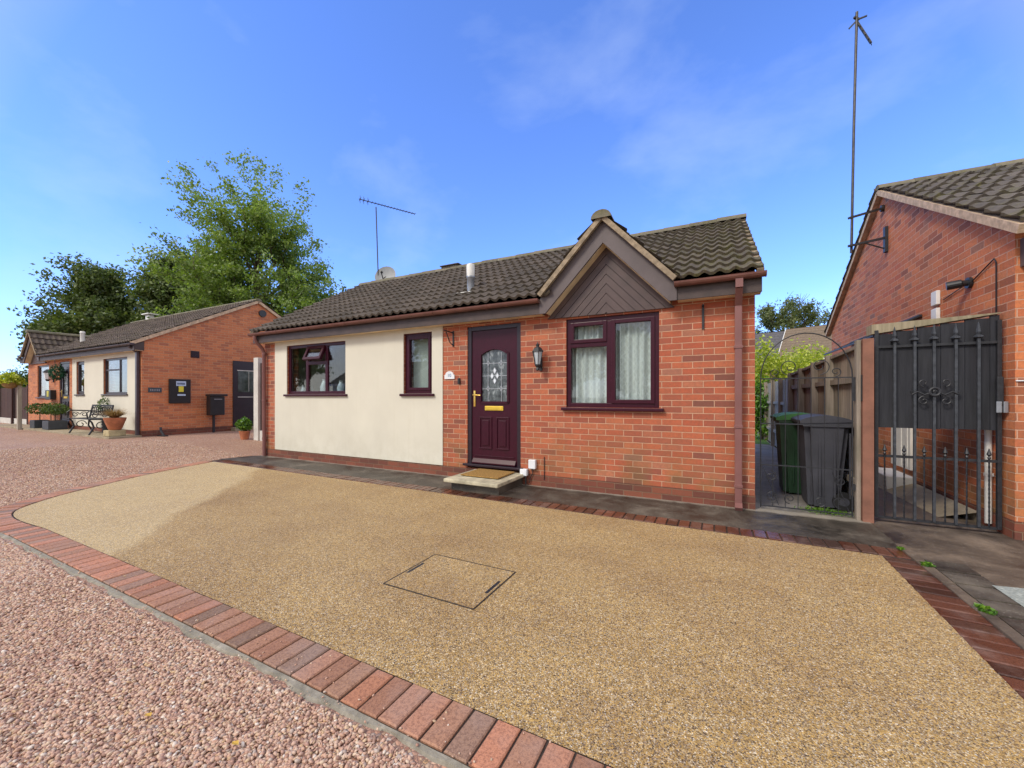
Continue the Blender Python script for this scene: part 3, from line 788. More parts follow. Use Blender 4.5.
def window(root, x0, x1, z0, z1, yf, kind, fm, inner='lace'):
    """outer frame set back 35 mm from the wall face, real mullions, sashes, glass, sill"""
    ya, yb = yf+.030, yf+.100; w = .058
    m = MB(); frame_rect(m, x0, x1, z0, z1, ya, yb, w)
    panes = []
    def sash(a, b, c, d):
        frame_rect(m, a+.004, b-.004, c+.004, d-.004, ya-.014, yb-.02, .050)
        panes.append((a+.05, b-.05, c+.05, d-.05))
    tilt = None
    if kind == 'triple':
        xa = x0 + (x1-x0)*.335; xb = x0 + (x1-x0)*.665; zt = z0 + (z1-z0)*.62
        m.box(xa-.035, xa+.035, ya, yb-.001, z0+w, z1-w, bev=.005); m.box(xb-.035, xb+.035, ya, yb-.001, z0+w, z1-w, bev=.005)
        m.box(xa+.035, xb-.035, ya+.001, yb-.002, zt-.032, zt+.032, bev=.005)
        panes += [(x0+w, xa-.035, z0+w, z1-w), (xb+.035, x1-w, z0+w, z1-w), (xa+.035, xb-.035, z0+w, zt-.032)]
        tilt = (xa+.030, xb-.030, zt+.03, z1-w+.008)
    elif kind == 'single':
        sash(x0+w-.012, x1-w+.012, z0+w-.012, z1-w+.012)
    elif kind == 'double':
        xa = (x0+x1)/2 - .02; zt = z0 + (z1-z0)*.70
        m.box(xa-.035, xa+.035, ya, yb-.001, z0+w, z1-w, bev=.005)
        m.box(x0+w, xa-.035, ya+.001, yb-.002, zt-.03, zt+.03, bev=.005)
        sash(x0+w-.010, xa-.025, zt+.022, z1-w+.010); panes.append((x0+w, xa-.035, z0+w, zt-.03))
        sash(xa+.025, x1-w+.010, z0+w-.010, z1-w+.010)
    elif kind == 'two':
        xa = x0 + (x1-x0)*.62; zt = z0 + (z1-z0)*.68
        m.box(xa-.03, xa+.03, ya, yb-.001, z0+w, z1-w, bev=.005); m.box(x0+w, xa-.03, ya+.001, yb-.002, zt-.025, zt+.025, bev=.005)
        panes += [(x0+w, xa-.03, z0+w, zt-.025), (x0+w, xa-.03, zt+.025, z1-w), (xa+.03, x1-w, z0+w, z1-w)]
    elif kind == 'plain': panes.append((x0+w, x1-w, z0+w, z1-w))
    fr = m.build('window', fm, root)
    for (a, b, c, d) in panes:
        MB().box(a-.004, b+.004, yb-.052, yb-.046, c-.004, d+.004).build('pane', M['glass'], fr)
    MB().box(x0-.055, x1+.055, yf-.055, yf+.060, z0-.042, z0-.002, bev=.008).build('sill', fm, fr)
    if tilt:
        a, b, c, d = tilt; ang = R(24)
        ax, ay, az = Vector((1,0,0)), Vector((0, math.cos(ang), -math.sin(ang)))*-1, Vector((0, -math.sin(ang), -math.cos(ang)))
        O = Vector((0, yf+.040, d)); h = d-c; ms = MB()
        def P(u, s, n): return Vector((u, O.y, O.z)) + az*s + ay*n
        for (u0,u1,s0,s1) in ((a,b,0,.05),(a,b,h-.05,h),(a,a+.05,.05,h-.05),(b-.05,b,.05,h-.05)):
            ms.obox(P((u0+u1)/2,(s0+s1)/2,.0), ax, ay, az, (u1-u0)/2, .026, (s1-s0)/2)
        sa = ms.build('top_sash', fm, fr)
        MB().obox(P((a+b)/2, h/2, 0), ax, ay, az, (b-a)/2-.045, .004, h/2-.045).build('top_pane', M['glass'], fr)
        MB().bar((a+.02, yf+.05, c+.02), P(a+.02, h-.06, 0), .012, .006).build('stay', M['galv'], fr)
    return fr, panes

def bungalow(label, x0, x1, z, yr, zr, porch_c, render, door, wins, brickm, gutterm, tilem, eave_l, eave_r, origin, seed):
    """one of the two matching bungalows; x0..x1 is the front wall, z the ground level"""
    YF = 5.07; ze = z+2.56; ye = 4.84; root = thing('bungalow', label, 'house', origin)
    yrear = 2*yr - YF; sl = (zr-ze)/(yr-ye); th = math.atan(sl)
    wz = z+2.40
    holes = [(w[0], w[1], z+w[2], z+w[3]) for w in wins] + [(door[0], door[1], z+.17, z+door[2])]
    m = MB(); wall_x(m, x0, x1, z+.165, wz, YF, .24, holes)
    for xx, sg in ((x0, 1), (x1, -1)):          # gable end walls
        zt = lambda y: ze - .07 + sl*(min(y, 2*yr-y)-ye)
        m.prism([(YF+.24, z+.165), (yrear, z+.165), (yrear, zt(yrear)), (yr, zt(yr)), (YF+.24, zt(YF+.24))], 'X', xx, xx+sg*.24)
        m.prism([(YF, wz), (YF+.24, wz), (YF+.24, zt(YF+.24)), (YF, zt(YF))], 'X', xx, xx+sg*.24)
    m.box(x0+.24, x1-.24, yrear-.24, yrear, z+.165, wz)
    m.build('wall', brickm, root, recalc=False)
    m = MB(); p = .004
    wall_x(m, x0-p, x1+p, z-.02, z+.165, YF-p, .25, [])
    m.box(x0-p, x0+.24, YF+.25, yrear+p, z-.02, z+.165); m.box(x1-.24, x1+p, YF+.25, yrear+p, z-.02, z+.165); m.box(x0+.24, x1-.24, yrear-.2, yrear+p, z-.02, z+.165)
    m.build('plinth', M['plinth'], root)
    # cream render panel, 14 mm proud
    if render:
        m = MB(); rx0, rx1 = render
        wall_x(m, rx0, rx1, z+.168, wz-.012, YF-.014, .016, [h for h in holes if h[0] > rx0 and h[1] < rx1])
        m.build('render_panel', M['render'], root, recalc=False)
    # shallow rooms behind the glass
    m = MB(); ya = YF+.25; yb = YF+1.5
    m.add([(x0+.25,ya,z+.1),(x1-.25,ya,z+.1),(x1-.25,yb,z+.1),(x0+.25,yb,z+.1),(x0+.25,ya,wz),(x1-.25,ya,wz),(x1-.25,yb,wz),(x0+.25,yb,wz)],
          [(0,1,2,3),(4,7,6,5),(3,2,6,7),(0,3,7,4),(1,5,6,2)])
    m.build('room_lining', M['wall_inside'], root, recalc=False)
    # roof
    vx0, vx1 = x0-.10, x1+.06; L = vx1-vx0; S = math.hypot(yr-ye, zr-ze)
    pw, papx = .80, z+3.45; psl = 1.05; pey = 4.80
    pz = lambda x: papx - psl*abs(x-porch_c)
    mz = lambda y: ze + sl*(y-ye)
    keep = lambda P, r: not (abs(P.x-porch_c) < pw+.02 and pz(P.x) > mz(P.y) + (.06 if P.y > YF+.35 else -.02))
    m = MB()
    tiles(m, (vx0, ye, ze), (1,0,0), (0, math.cos(th), math.sin(th)), (0, -math.sin(th), math.cos(th)), L, S, keep=keep, seed=seed)
    m.build('roof', tilem, root, smooth=True, recalc=False)
    m = MB(); yre = 2*yr-ye
    tiles(m, (vx1, yre, ze), (-1,0,0), (0, -math.cos(th), math.sin(th)), (0, math.sin(th), math.cos(th)), L, S, seed=seed+5, spw=3)
    m.build('rear_roof', tilem, root, smooth=True, recalc=False)
    # felt and rafters under the tiles (keeps daylight out)
    m = MB()
    for (a, b) in ((x0-.02, porch_c-pw-.05), (porch_c+pw+.05, x1+.02)):
        m.add([(a, ye+.12, ze+.12*sl-.03),(b, ye+.12, ze+.12*sl-.03),(b, yr, zr-.03),(a, yr, zr-.03)], [(0,1,2,3)])
    m.add([(porch_c-pw-.05, YF+.9, mz(YF+.9)-.03),(porch_c+pw+.05, YF+.9, mz(YF+.9)-.03),(porch_c+pw+.05, yr, zr-.03),(porch_c-pw-.05, yr, zr-.03)], [(0,1,2,3)])
    m.add([(x0-.02, yre-.12, ze+.12*sl-.03),(x1+.02, yre-.12, ze+.12*sl-.03),(x1+.02, yr, zr-.03),(x0-.02, yr, zr-.03)], [(3,2,1,0)])
    m.build('roof_felt', M['black_plastic'], root, recalc=False)
    m = MB(); ridge_caps(m, (vx0-.02, yr, zr+.03), (vx1+.01, yr, zr+.03), r=.12)
    m.build('ridge_tiles', M['ridge'], root, smooth=True)
    # verges
    for xx, o, wd in ((x0-.105, -1, .11), (x1+.0, 1, .065)):
        m = MB()
        for sgn in (0, 1):
            A = Vector((xx+wd/2, ye-.01 if not sgn else yre+.01, ze-.012)); B = Vector((xx+wd/2, yr, zr-.012))
            if o == eave_r: A.z -= .015; B.z -= .015
            m.bar(A, B, wd, .085 if o == eave_r else .05)
        m.build('verge', M['verge_pink'] if o == eave_r else M['mortar_verge'], root)
    # fascia, soffit, gutter, either side of the porch gable
    segs = [(x0-.10, porch_c-pw-.045), (porch_c+pw+.045, x1+.05)]
    m = MB(); ms = MB(); mg = MB()
    for (a, b) in segs:
        m.box(a, b, 4.885, 4.905, z+2.345, z+2.535); ms.box(a+.002, b-.002, 4.906, YF-.002, z+2.352, z+2.364)
        n = 8; r = .052; yc, zc_ = 4.835, z+2.535
        ga, gb = a-.02, b+(.03 if b > porch_c else -.0)
        vs = []; 
        for xx in (ga, gb):
            for j in range(n+1):
                t = math.pi*j/n; vs.append((xx, yc+r*math.cos(t), zc_-r*math.sin(t)))
            for j in range(n+1):
                t = math.pi*(n-j)/n; vs.append((xx, yc+(r-.006)*math.cos(t), zc_-(r-.006)*math.sin(t)))
        k = 2*n+2
        mg.add(vs, [(j, (j+1) % k, k+(j+1) % k, k+j) for j in range(k)])
        for xx in (ga, gb-.004): mg.prism([(yc+r*1.04*math.cos(math.pi*j/n), zc_-r*1.04*math.sin(math.pi*j/n)) for j in range(n+1)], 'X', xx-.003, xx+.008)
        q = ga+.9
        while q < gb-.1:
            mg.prism([(yc+(r+.005)*math.cos(math.pi*j/n), zc_-(r+.005)*math.sin(math.pi*j/n)) for j in range(n+1)] , 'X', q, q+.03); q += .95
    m.build('fascia', M['fascia'], root); ms.build('soffit', M['soffit'], root); mg.build('gutter', gutterm, root, smooth=False)
    # boxed ends of the eaves
    for (a, b) in ((x0-.10, x0-.002), (x1+.002, x1+.05)):
        MB().prism([(4.908, z+2.36), (YF+.03, z+2.36), (YF+.03, ze+sl*.20-.06), (4.908, ze-.05)], 'X', a, b).build('eaves_box', M['fascia'], root)
    # porch gable
    a, b = porch_c-pw, porch_c+pw
    m = MB()
    sn, cs = math.sin(math.atan(psl)), math.cos(math.atan(psl)); PL = math.hypot(pw+.04, (pw+.04)*psl)
    for sg in (-1, 1):
        O = (porch_c+sg*(pw+.04), pey if sg > 0 else pey, papx-(pw+.04)*psl)
        depth = 2.2
        kp = lambda P, r: mz(P.y) < P.z + .10
        tiles(m, O, (0,1,0), (-sg*cs, 0, sn), (sg*sn, 0, cs), depth, PL, keep=kp, seed=seed+9+sg, amp=.024)
    m.build('porch_roof', tilem, root, smooth=True, recalc=False)
    m = MB(); yv = ye + (papx-ze)/sl
    ridge_caps(m, (porch_c, pey-.03, papx+.0), (porch_c, yv+.12, papx+.0), r=.125, L=.40)
    m.build('porch_ridge_tiles', M['ridge'], root, smooth=True)
    m = MB()
    for sg in (-1, 1):                                   # mortar bedded verge of the little gable
        A = Vector((porch_c+sg*(pw+.03), pey+.02, papx-(pw+.03)*psl-.004)); B = Vector((porch_c, pey+.02, papx-.004))
        m.bar(A, B, .058, .050, up=(0,1,0))
    m.build('porch_verge', M['mortar_verge'], root)
    m = MB(); wb = .275
    for sg in (-1, 1):
        poly = [(porch_c+sg*pw, papx-pw*psl-.03), (porch_c, papx-.03), (porch_c, papx-.03-wb), (porch_c+sg*(pw-.20), papx-(pw-.20)*psl-.03-wb+.0), (porch_c+sg*(pw-.26+.0), z+2.345), (porch_c+sg*(pw+.045), z+2.345), (porch_c+sg*(pw+.045), papx-(pw+.045)*psl-.03)]
        poly = [(porch_c, papx-.03), (porch_c+sg*(pw+.045), papx-(pw+.045)*psl-.03), (porch_c+sg*(pw+.045), z+2.343), (porch_c+sg*((papx-.03-wb-(z+2.343))/psl), z+2.343), (porch_c, papx-.03-wb)]
        m.prism(poly, 'Y', 4.866 + (.001 if sg > 0 else 0), 4.894)
    m.build('bargeboard', M['bargeboard'], root)
    m = MB(); k0 = (papx-.03-wb-(z+2.343))/psl
    for sg in (-1, 1):                                    # soffit lining under the rake, cream painted edge
        A = Vector((porch_c+sg*k0, 4.983, z+2.343+.006)); B = Vector((porch_c, 4.983, papx-.03-wb+.006))
        m.bar(A, B, .170, .012, up=(sg*sn,0,cs))
    m.build('rake_soffit', M['soffit'], root)
    # chevron boarded tympanum
    m = MB(); h = .085; base = z+2.30; k = 0
    topz = papx-.03-wb+.02
    m.prism([(porch_c-k0-.04, base), (porch_c+k0+.04, base), (porch_c, topz+.04)], 'Y', 5.070-.016, 5.070-.004)
    i = 0
    while True:
        zt = topz - i*.122
        if zt < base+.12: break
        for sg in (-1, 1):
            zb = zt-.112; xa = min(k0+.03, (zt-base)/psl); xb = max(0, (zb-base)/psl)
            if xb <= 0: poly = [(porch_c, zt), (porch_c+sg*xa, base), (porch_c, base)]
            else: poly = [(porch_c, zt), (porch_c+sg*xa, base), (porch_c+sg*xb, base), (porch_c, zb)]
            m.prism(poly, 'Y', 5.036 + (.001 if sg > 0 else 0), 5.053)
        i += 1
    m.build('gable_cladding', M['cladding'], root)
    m = MB(); m.box(a+.08, b-.08, 5.0725, 5.10, z+2.36, z+2.40); 
    return root

# ------------------------------------------------------------------ the main bungalow
X0, X1 = -8.40, .396
win_specs = [(-7.66, -5.975, 1.295, 2.265), (-4.60, -4.01, 1.295, 2.285), (-1.77, -.592, 1.105, 2.278)]
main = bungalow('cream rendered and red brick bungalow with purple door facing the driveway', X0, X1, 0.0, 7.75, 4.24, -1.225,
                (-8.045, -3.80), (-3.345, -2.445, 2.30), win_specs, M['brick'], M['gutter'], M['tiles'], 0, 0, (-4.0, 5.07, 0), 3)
kinds = ['triple', 'single', 'double']; frs = []
for w, k in zip(win_specs, kinds):
    frs.append(window(main, w[0], w[1], w[2], w[3], 5.07, k, M['upvc']))
# what hangs and stands behind the glass
for (a, b, c, d) in frs[2][1]:
    curtain('net_curtain', a-.03, b+.03, c-.05, d+.05, 5.215, frs[2][0], M['lace'], 5, .024)
mm = MB()
for i in range(6):
    x = -4.55 + i*.085
    mm.obox((x+.045, 5.26, 1.80), (1, .45, 0), (-.45, 1, 0), (0, 0, 1), .043, .002, .48)
mm.build('vertical_blind', M['blind'], frs[1][0])
curtain('curtain', -6.16, -6.02, 1.32, 2.23, 5.24, frs[0][0], M['blind'], 2, .015, 24)
m = MB(); m.box(-7.6, -6.0, 5.20, 5.32, 1.27, 1.295); m.build('inner_sill', M['white_paint'], frs[0][0])
for (ox, oz, s) in ((-7.42, 1.296, .10), (-7.22, 1.296, .13), (-6.78, 1.296, .17), (-6.32, 1.296, .15)):
    m = MB(); m.lathe(ox, 5.25, [(.35*s, oz), (.45*s, oz+.1*s), (.5*s, oz+.8*s), (.36*s, oz+1.2*s), (.22*s, oz+1.5*s), (.30*s, oz+1.7*s)], 14)
    m.build('ornament', M['ornament'], frs[0][0], smooth=True)

# front door
def front_door(root, a, b, c, d, yf, fm):
    m = MB(); w = .065
    m.box(a, a+w, yf+.015, yf+.10, c, d, bev=.006); m.box(b-w, b, yf+.015, yf+.10, c, d, bev=.006)
    m.box(a+w, b-w, yf+.016, yf+.099, d-w, d, bev=.006)
    m.box(a-.05, b+.05, yf-.06, yf+.10, c-.0, c+.035, bev=.008)
    fr = m.build('door_frame', M['upvc_dark'], root)
    m = MB(); x0, x1, z0, z1 = a+w+.004, b-w-.004, c+.04, d-w-.004; ys = yf+.032
    gx0, gx1, gz0, gz1 = x0+.165, x1-.165, z0+.93, z0+1.62
    wall_x(m, x0, x1, z0, z1, ys, .055, [(gx0, gx1, gz0, gz1+.075)])
    # segmental head of the glazed light
    n = 12
    for i in range(n):
        t0, t1 = i/n, (i+1)/n
        h0, h1 = gz1+.075*(1-(2*t0-1)**2), gz1+.075*(1-(2*t1-1)**2)
        xa, xb = gx0+(gx1-gx0)*t0, gx0+(gx1-gx0)*t1
        m.add([(xa,ys,h0),(xb,ys,h1),(xb,ys,gz1+.0751),(xa,ys,gz1+.0751)], [(0,1,2,3)])
        m.add([(xa,ys,h0),(xb,ys,h1),(xb,ys+.055,h1),(xa,ys+.055,h0)], [(3,2,1,0)])
        m.bar((xa,ys-.004,h0+.018),(xb,ys-.004,h1+.018), .022, .030, up=(0,0,1))
    # beads round the glass, lower raised panels, weatherboard
    for (p, q) in (((gx0-.018,gz0-.018),(gx1+.018,gz0-.018)), ((gx0-.018,gz0-.018),(gx0-.018,gz1+.02)), ((gx1+.018,gz0-.018),(gx1+.018,gz1+.02))):
        m.bar((p[0],ys-.004,p[1]),(q[0],ys-.004,q[1]), .022, .030, up=(0,0,1) if p[1]==q[1] else (1,0,0))
    xm = (x0+x1)/2
    for (p0, p1) in ((x0+.13, xm-.035), (xm+.035, x1-.13)):
        q0, q1 = z0+.22, z0+.70
        for (u0,u1,w0,w1) in ((p0,p1,q0,q0+.022),(p0,p1,q1-.022,q1),(p0,p0+.022,q0+.022,q1-.022),(p1-.022,p1,q0+.022,q1-.022)):
            m.box(u0,u1,ys-.014,ys+.004,w0,w1,bev=.006)
        m.box(p0+.05,p1-.05,ys-.012,ys+.004,q0+.05,q1-.05,bev=.010)
    m.prism([(ys+.002, z0+.005), (ys-.045, z0+.005), (ys-.045, z0+.02), (ys-.008, z0+.075), (ys+.002, z0+.075)], 'X', x0+.02, x1-.02)
    m.box(x0+.05, x1-.05, ys-.010, ys+.003, z0+.105, z0+.125, bev=.004)
    dr = m.build('door', fm, root)
    g = MB(); g.box(gx0-.002, gx1+.002, ys+.02, ys+.026, gz0-.002, gz1+.078); g.build('glass', M['door_glass'], dr)
    l = MB(); yl = ys+.0165
    for t in (.24, .62): l.bar((gx0+(gx1-gx0)*(.24 if t<.5 else .76), yl, gz0),(gx0+(gx1-gx0)*(.24 if t<.5 else .76), yl, gz1+.04), .006, .004, up=(0,1,0))
    for t in (.27, .55, .82): l.bar((gx0, yl, gz0+(gz1-gz0)*t),(gx1, yl, gz0+(gz1-gz0)*t), .004, .006, up=(0,0,1))
    def diamond(cx, cz, w, h, mbx):
        pts = [(cx,cz+h),(cx+w,cz),(cx,cz-h),(cx-w,cz)]
        for p, q in zip(pts, pts[1:]+pts[:1]): mbx.bar((p[0],yl-.001,p[1]),(q[0],yl-.001,q[1]), .005, .008, up=(0,1,0))
    cx, cz = (gx0+gx1)/2, gz0+(gz1-gz0)*.55
    for (dx, dz) in ((0,.075),(0,-.075),(.045,0),(-.045,0)): diamond(cx+dx, cz+dz, .03, .045, l)
    for (dx, dz) in ((-.11,.19),(.11,.19),(-.11,-.19),(.11,-.19)): diamond(cx+dx, cz+dz, .022, .04, l)
    l.build('leading', M['lead'], dr)
    k = MB()
    for (dx, dz) in ((0,.075),(0,-.075),(.045,0),(-.045,0)):
        k.prism([(cx+dx, cz+dz+.038),(cx+dx+.022, cz+dz),(cx+dx, cz+dz-.038),(cx+dx-.022, cz+dz)], 'Y', yl-.003, yl+.001)
    k.build('bevelled_glass', M['frosted'], dr)
    MB().box(xm-.155, xm+.155, ys-.012, ys+.002, z0+.795, z0+.862, bev=.005).box(xm-.135, xm+.135, ys-.017, ys-.011, z0+.806, z0+.851, bev=.004).build('letterbox', M['yellow_brass'], dr)
    h = MB(); hx = x0+.045; hz = z0+.98
    h.box(hx-.017, hx+.017, ys-.012, ys+.001, hz-.13, hz+.11, bev=.006)
    h.tube([(hx, ys-.01, hz+.045), (hx, ys-.05, hz+.045), (hx+.02, ys-.058, hz+.045), (hx+.13, ys-.055, hz+.04)], .010, 8)
    h.build('handle', M['brass'], dr, smooth=True)
    return dr
front_door(main, -3.345, -2.445, .205, 2.30, 5.07, M['upvc'])

# square downpipe at the right corner and round one at the left
m = MB()
m.bar((.235, 4.84, 2.50), (.235, 4.84, 2.40), .070, .066, up=(0,1,0)); m.bar((.235, 4.85, 2.415), (.235, 5.02, 2.22), .069, .065, up=(0,1,0))
m.box(.200, .270, 4.965, 5.035, .045, 2.25, bev=.008)
for zz_ in (1.22+.55, .90, .25): m.box(.194, .276, 4.958, 5.068, zz_, zz_+.035, bev=.004)
m.bar((.235, 5.0, .07), (.235, 4.93, .02), .071, .067, up=(0,1,0))
m.build('downpipe', M['downpipe'], main)
m = MB()
m.tube([(-8.36, 4.84, 2.50), (-8.36, 4.845, 2.41), (-8.35, 4.88, 2.35), (-8.345, 4.98, 2.24), (-8.345, 5.015, 2.15), (-8.345, 5.02, .02)], .034, 12)
for zz_ in (2.12, 1.15, .35): m.tube([(-8.345, 5.02, zz_), (-8.345, 5.02, zz_+.05)], .040, 12); m.box(-8.38, -8.31, 5.02, 5.065, zz_, zz_+.03)
m.build('downpipe', M['downpipe'], main, smooth=True)

# boiler flue, ridge vent, small lead pin
fl = MB(); fx, fy = -3.63, 5.60; fz = 2.56+.577*(5.60-4.84)
fl.lathe(fx, fy, [(.062, fz-.05), (.062, fz+.22), (.070, fz+.23), (.070, fz+.25), (.062, fz+.26)], 18)
fo = fl.build('flue', M['galv'], main, smooth=True)
cp_ = MB(); cp_.lathe(fx, fy, [(.066, fz+.258), (.070, fz+.42), (.062, fz+.455), (.03, fz+.47)], 18); cp_.build('flue_terminal', M['white_paint'], fo, smooth=True)
m = MB(); m.bar((fx-.13, fy-.17, fz-.06), (fx+.13, fy-.17, fz-.06), .10, .012); m.build('flashing', M['white_paint'], fo)
m = MB(); m.box(-5.80, -5.32, 7.66, 7.84, 4.22, 4.335, bev=.02); m.box(-5.82, -5.29, 7.63, 7.87, 4.337, 4.36, bev=.01)
for i in range(7): m.box(-5.78+i*.066, -5.755+i*.066, 7.652, 7.658, 4.25, 4.33)
m.build('ridge_vent', M['tiles'], main)

# door step, mat
st = thing('door_step', 'low stone slab step on a brick base below the purple door', 'step', (-2.76, 4.65, .01))
MB().box(-3.19, -2.37, 4.26, 5.055, .118, .165, bev=.012).build('slab', M['step_stone'], st)
MB().box(-3.13, -2.41, 4.36, 5.06, .010, .117).build('base', M['concrete_wet'], st)
m = MB()
m.box(-3.08, -2.50, 4.50, 4.99, .174, .190, bev=.004)
mat_o = m.build('doormat', simple('coir', (.30, .17, .045), .95, var=.5, nscale=60, bump=1.0, bscale=200), loc=(-2.79, 4.75, .174))
tag(mat_o, 'brown coir doormat lying on the stone door step', 'doormat')

# wall lantern
t = thing('wall_lantern', 'black coach lantern on the brick wall right of the purple door', 'wall lamp', (-2.13, 5.07, 1.60))
lx, ly = -2.13, 4.945
m = MB(); m.box(lx-.022, lx+.022, 5.045, 5.068, 1.60, 1.78, bev=.006); m.tube([(lx, 5.05, 1.67), (lx, 5.0, 1.64), (lx, ly, 1.65)], .009, 8); m.build('bracket', M['black_metal'], t)
m = MB(); m.lathe(lx, ly, [(.012, 1.595), (.028, 1.61), (.020, 1.64), (.040, 1.665), (.042, 1.68)], 6); m.build('base', M['black_metal'], t)
m = MB(); m.lathe(lx, ly, [(.085, 1.852), (.083, 1.862), (.050, 1.905), (.022, 1.920), (.022, 1.935), (.030, 1.945), (.010, 1.965), (.004, 1.985)], 6); m.build('cap', M['black_metal'], t)
m = MB(); m.lathe(lx, ly, [(.036, 1.682), (.068, 1.850)], 6); m.build('lantern_glass', M['lamp_white'], t, recalc=False)
m = MB()
for k in range(6):
    a = 2*math.pi*k/6; m.bar((lx+.039*math.cos(a), ly+.039*math.sin(a), 1.68), (lx+.071*math.cos(a), ly+.071*math.sin(a), 1.852), .007, .007)
m.build('cage', M['black_metal'], t)
m = MB(); m.lathe(lx, ly, [(.014, 1.683), (.014, 1.72), (.024, 1.76), (.020, 1.80), (.006, 1.82)], 12); m.build('bulb', M['white'], t, smooth=True)

# house number plaque, bell push, hanging-basket bracket, cable boxes
def text_mesh(name, txt, size, mat, parent, loc, rot=(R(90), 0, 0), align='CENTER', ext=.001):
    cu = bpy.data.curves.new(name, 'FONT'); cu.body = txt; cu.size = size; cu.align_x = align; cu.align_y = 'CENTER'; cu.extrude = ext; cu.resolution_u = 3
    ob = bpy.data.objects.new('tmp', cu); COL.objects.link(ob)
    dg = bpy.context.evaluated_depsgraph_get(); me = bpy.data.meshes.new_from_object(ob.evaluated_get(dg))
    bpy.data.objects.remove(ob); me.name = name
    o = bpy.data.objects.new(name, me); COL.objects.link(o); me.materials.clear(); me.materials.append(mat)
    M4 = Matrix.Translation(Vector(loc) - ROOT[parent.name]) @ Matrix.Rotation(rot[2], 4, 'Z') @ Matrix.Rotation(rot[0], 4, 'X')
    me.transform(M4); o.parent = parent; return o
t = thing('house_number_plaque', 'small white arched plaque with a blue house number left of the door', 'plaque', (-3.665, 5.07, 1.55))
n = 12; poly = [(-3.76, 1.52), (-3.575, 1.52), (-3.575, 1.585)] + [(-3.6675+.075*math.cos(math.pi*j/n), 1.585+.055*math.sin(math.pi*j/n)) for j in range(n+1)] + [(-3.76, 1.585)]
MB().prism(poly, 'Y', 5.052, 5.068).build('plate', M['white'], t)
text_mesh('number', '10', .075, M['number_blue'], t, (-3.667, 5.0505, 1.572))
m = MB(); m.box(-3.51, -3.47, 5.045, 5.069, 1.44, 1.53, bev=.006); m.box(-3.50, -3.48, 5.041, 5.046, 1.475, 1.495, bev=.002)
tag(m.build('bell_push', M['black_plastic'], loc=(-3.49, 5.07, 1.44)), 'tiny black bell push between the number plaque and the door frame', 'doorbell')
m = MB(); bx = -3.60
m.box(bx-.011, bx+.011, 5.055, 5.069, 2.02, 2.26); m.bar((bx, 5.06, 2.23), (bx-.0, 4.82, 2.24), .014, .014)
m.tube([(bx, 5.05, 2.04), (bx, 4.98, 2.07), (bx, 4.93, 2.14), (bx, 4.88, 2.22)], .008, 6)
tag(m.build('basket_bracket', M['black_metal'], loc=(bx, 5.07, 1.88)), 'empty black iron basket bracket between the cream render and the door', 'bracket', 'empty basket brackets')
m = MB(); bx = -.115
m.box(bx-.012, bx+.012, 5.055, 5.069, 2.02, 2.30); m.bar((bx, 5.06, 2.28), (bx, 4.98, 2.285), .012, .012)
tag(m.build('basket_bracket', M['black_metal'], loc=(bx, 5.07, 2.02)), 'dark iron bracket strip below the eaves near the right downpipe', 'bracket', 'empty basket brackets')
t = thing('cable_box', 'white cable box on the brick wall just above the plinth', 'cable box', (-2.25, 5.07, .25))
MB().box(-2.302, -2.198, 5.012, 5.068, .245, .37, bev=.010).build('cover', M['white'], t)
m = MB(); m.tube([(-2.25, 5.05, .25), (-2.25, 5.05, .18), (-2.28, 5.045, .12), (-2.30, 5.045, .04)], .006, 6); m.build('cable', M['black_plastic'], t)
t = thing('cable_box', 'lower white cable box at plinth height beside the door step', 'cable box', (-2.40, 5.07, .20))
MB().box(-2.425, -2.32, 4.995, 5.064, .140, .235, bev=.012).build('cover', M['white'], t)
m = MB(); m.tube([(-2.36, 5.03, .15), (-2.35, 5.03, .12), (-2.34, 5.02, .02)], .011, 8); m.build('cable', M['black_plastic'], t)
m = MB(); m.tube([(-2.08, 5.058, .10), (-2.08, 5.058, .42)], .005, 6)
tag(m.build('wall_cable', M['black_plastic'], loc=(-2.08, 5.06, .1)), 'short dark vertical cable on the brick below the lantern', 'cable')

# ------------------------------------------------------------------ left bungalow
lw = [(-16.37, -14.77, 1.175, 2.23), (-18.43, -17.79, 1.175, 2.23), (-22.1, -20.95, 1.08, 2.23)]
left = bungalow('orange brick bungalow with cream front across the gravel at the left', -23.1, -13.92, .15, 8.15, 4.52, -21.95,
                (-18.77, -14.12), (-19.95, -19.05, 2.28), lw, M['brick_house_left'], M['gutter_dark'], M['tiles_left'], 0, 1, (-18.5, 5.07, .15), 21)
lf = []
for w, k in zip(lw, ['two', 'single', 'plain']):
    lf.append(window(left, w[0], w[1], w[2]+.15, w[3]+.15, 5.07, k, M['upvc_dark']))
m = MB()
for i in range(16):
    m.obox((-15.95, 5.24, 1.42+i*.045), (1,0,0), (0,1,.5), (0,-.5,1), .38, .022, .003)
m.build('slatted_shutter', M['white_paint'], lf[0][0])
curtain('curtain', -18.38, -17.84, 1.36, 2.34, 5.26, lf[1][0], M['blind'], 4, .015, 30)
curtain('curtain', -22.0, -21.05, 1.28, 2.34, 5.26, lf[2][0], M['blind'], 5, .02, 40)
front_door(left, -19.95, -19.05, .355, 2.43, 5.07, M['upvc_dark'])
m = MB(); m.box(-14.10, -14.0, 4.985, 5.05, .16, 2.5, bev=.01); m.bar((-14.05, 4.85, 2.62), (-14.05, 5.0, 2.48), .08, .07, up=(0,1,0)); m.build('downpipe', M['gutter_dark'], left)
LX = -13.92
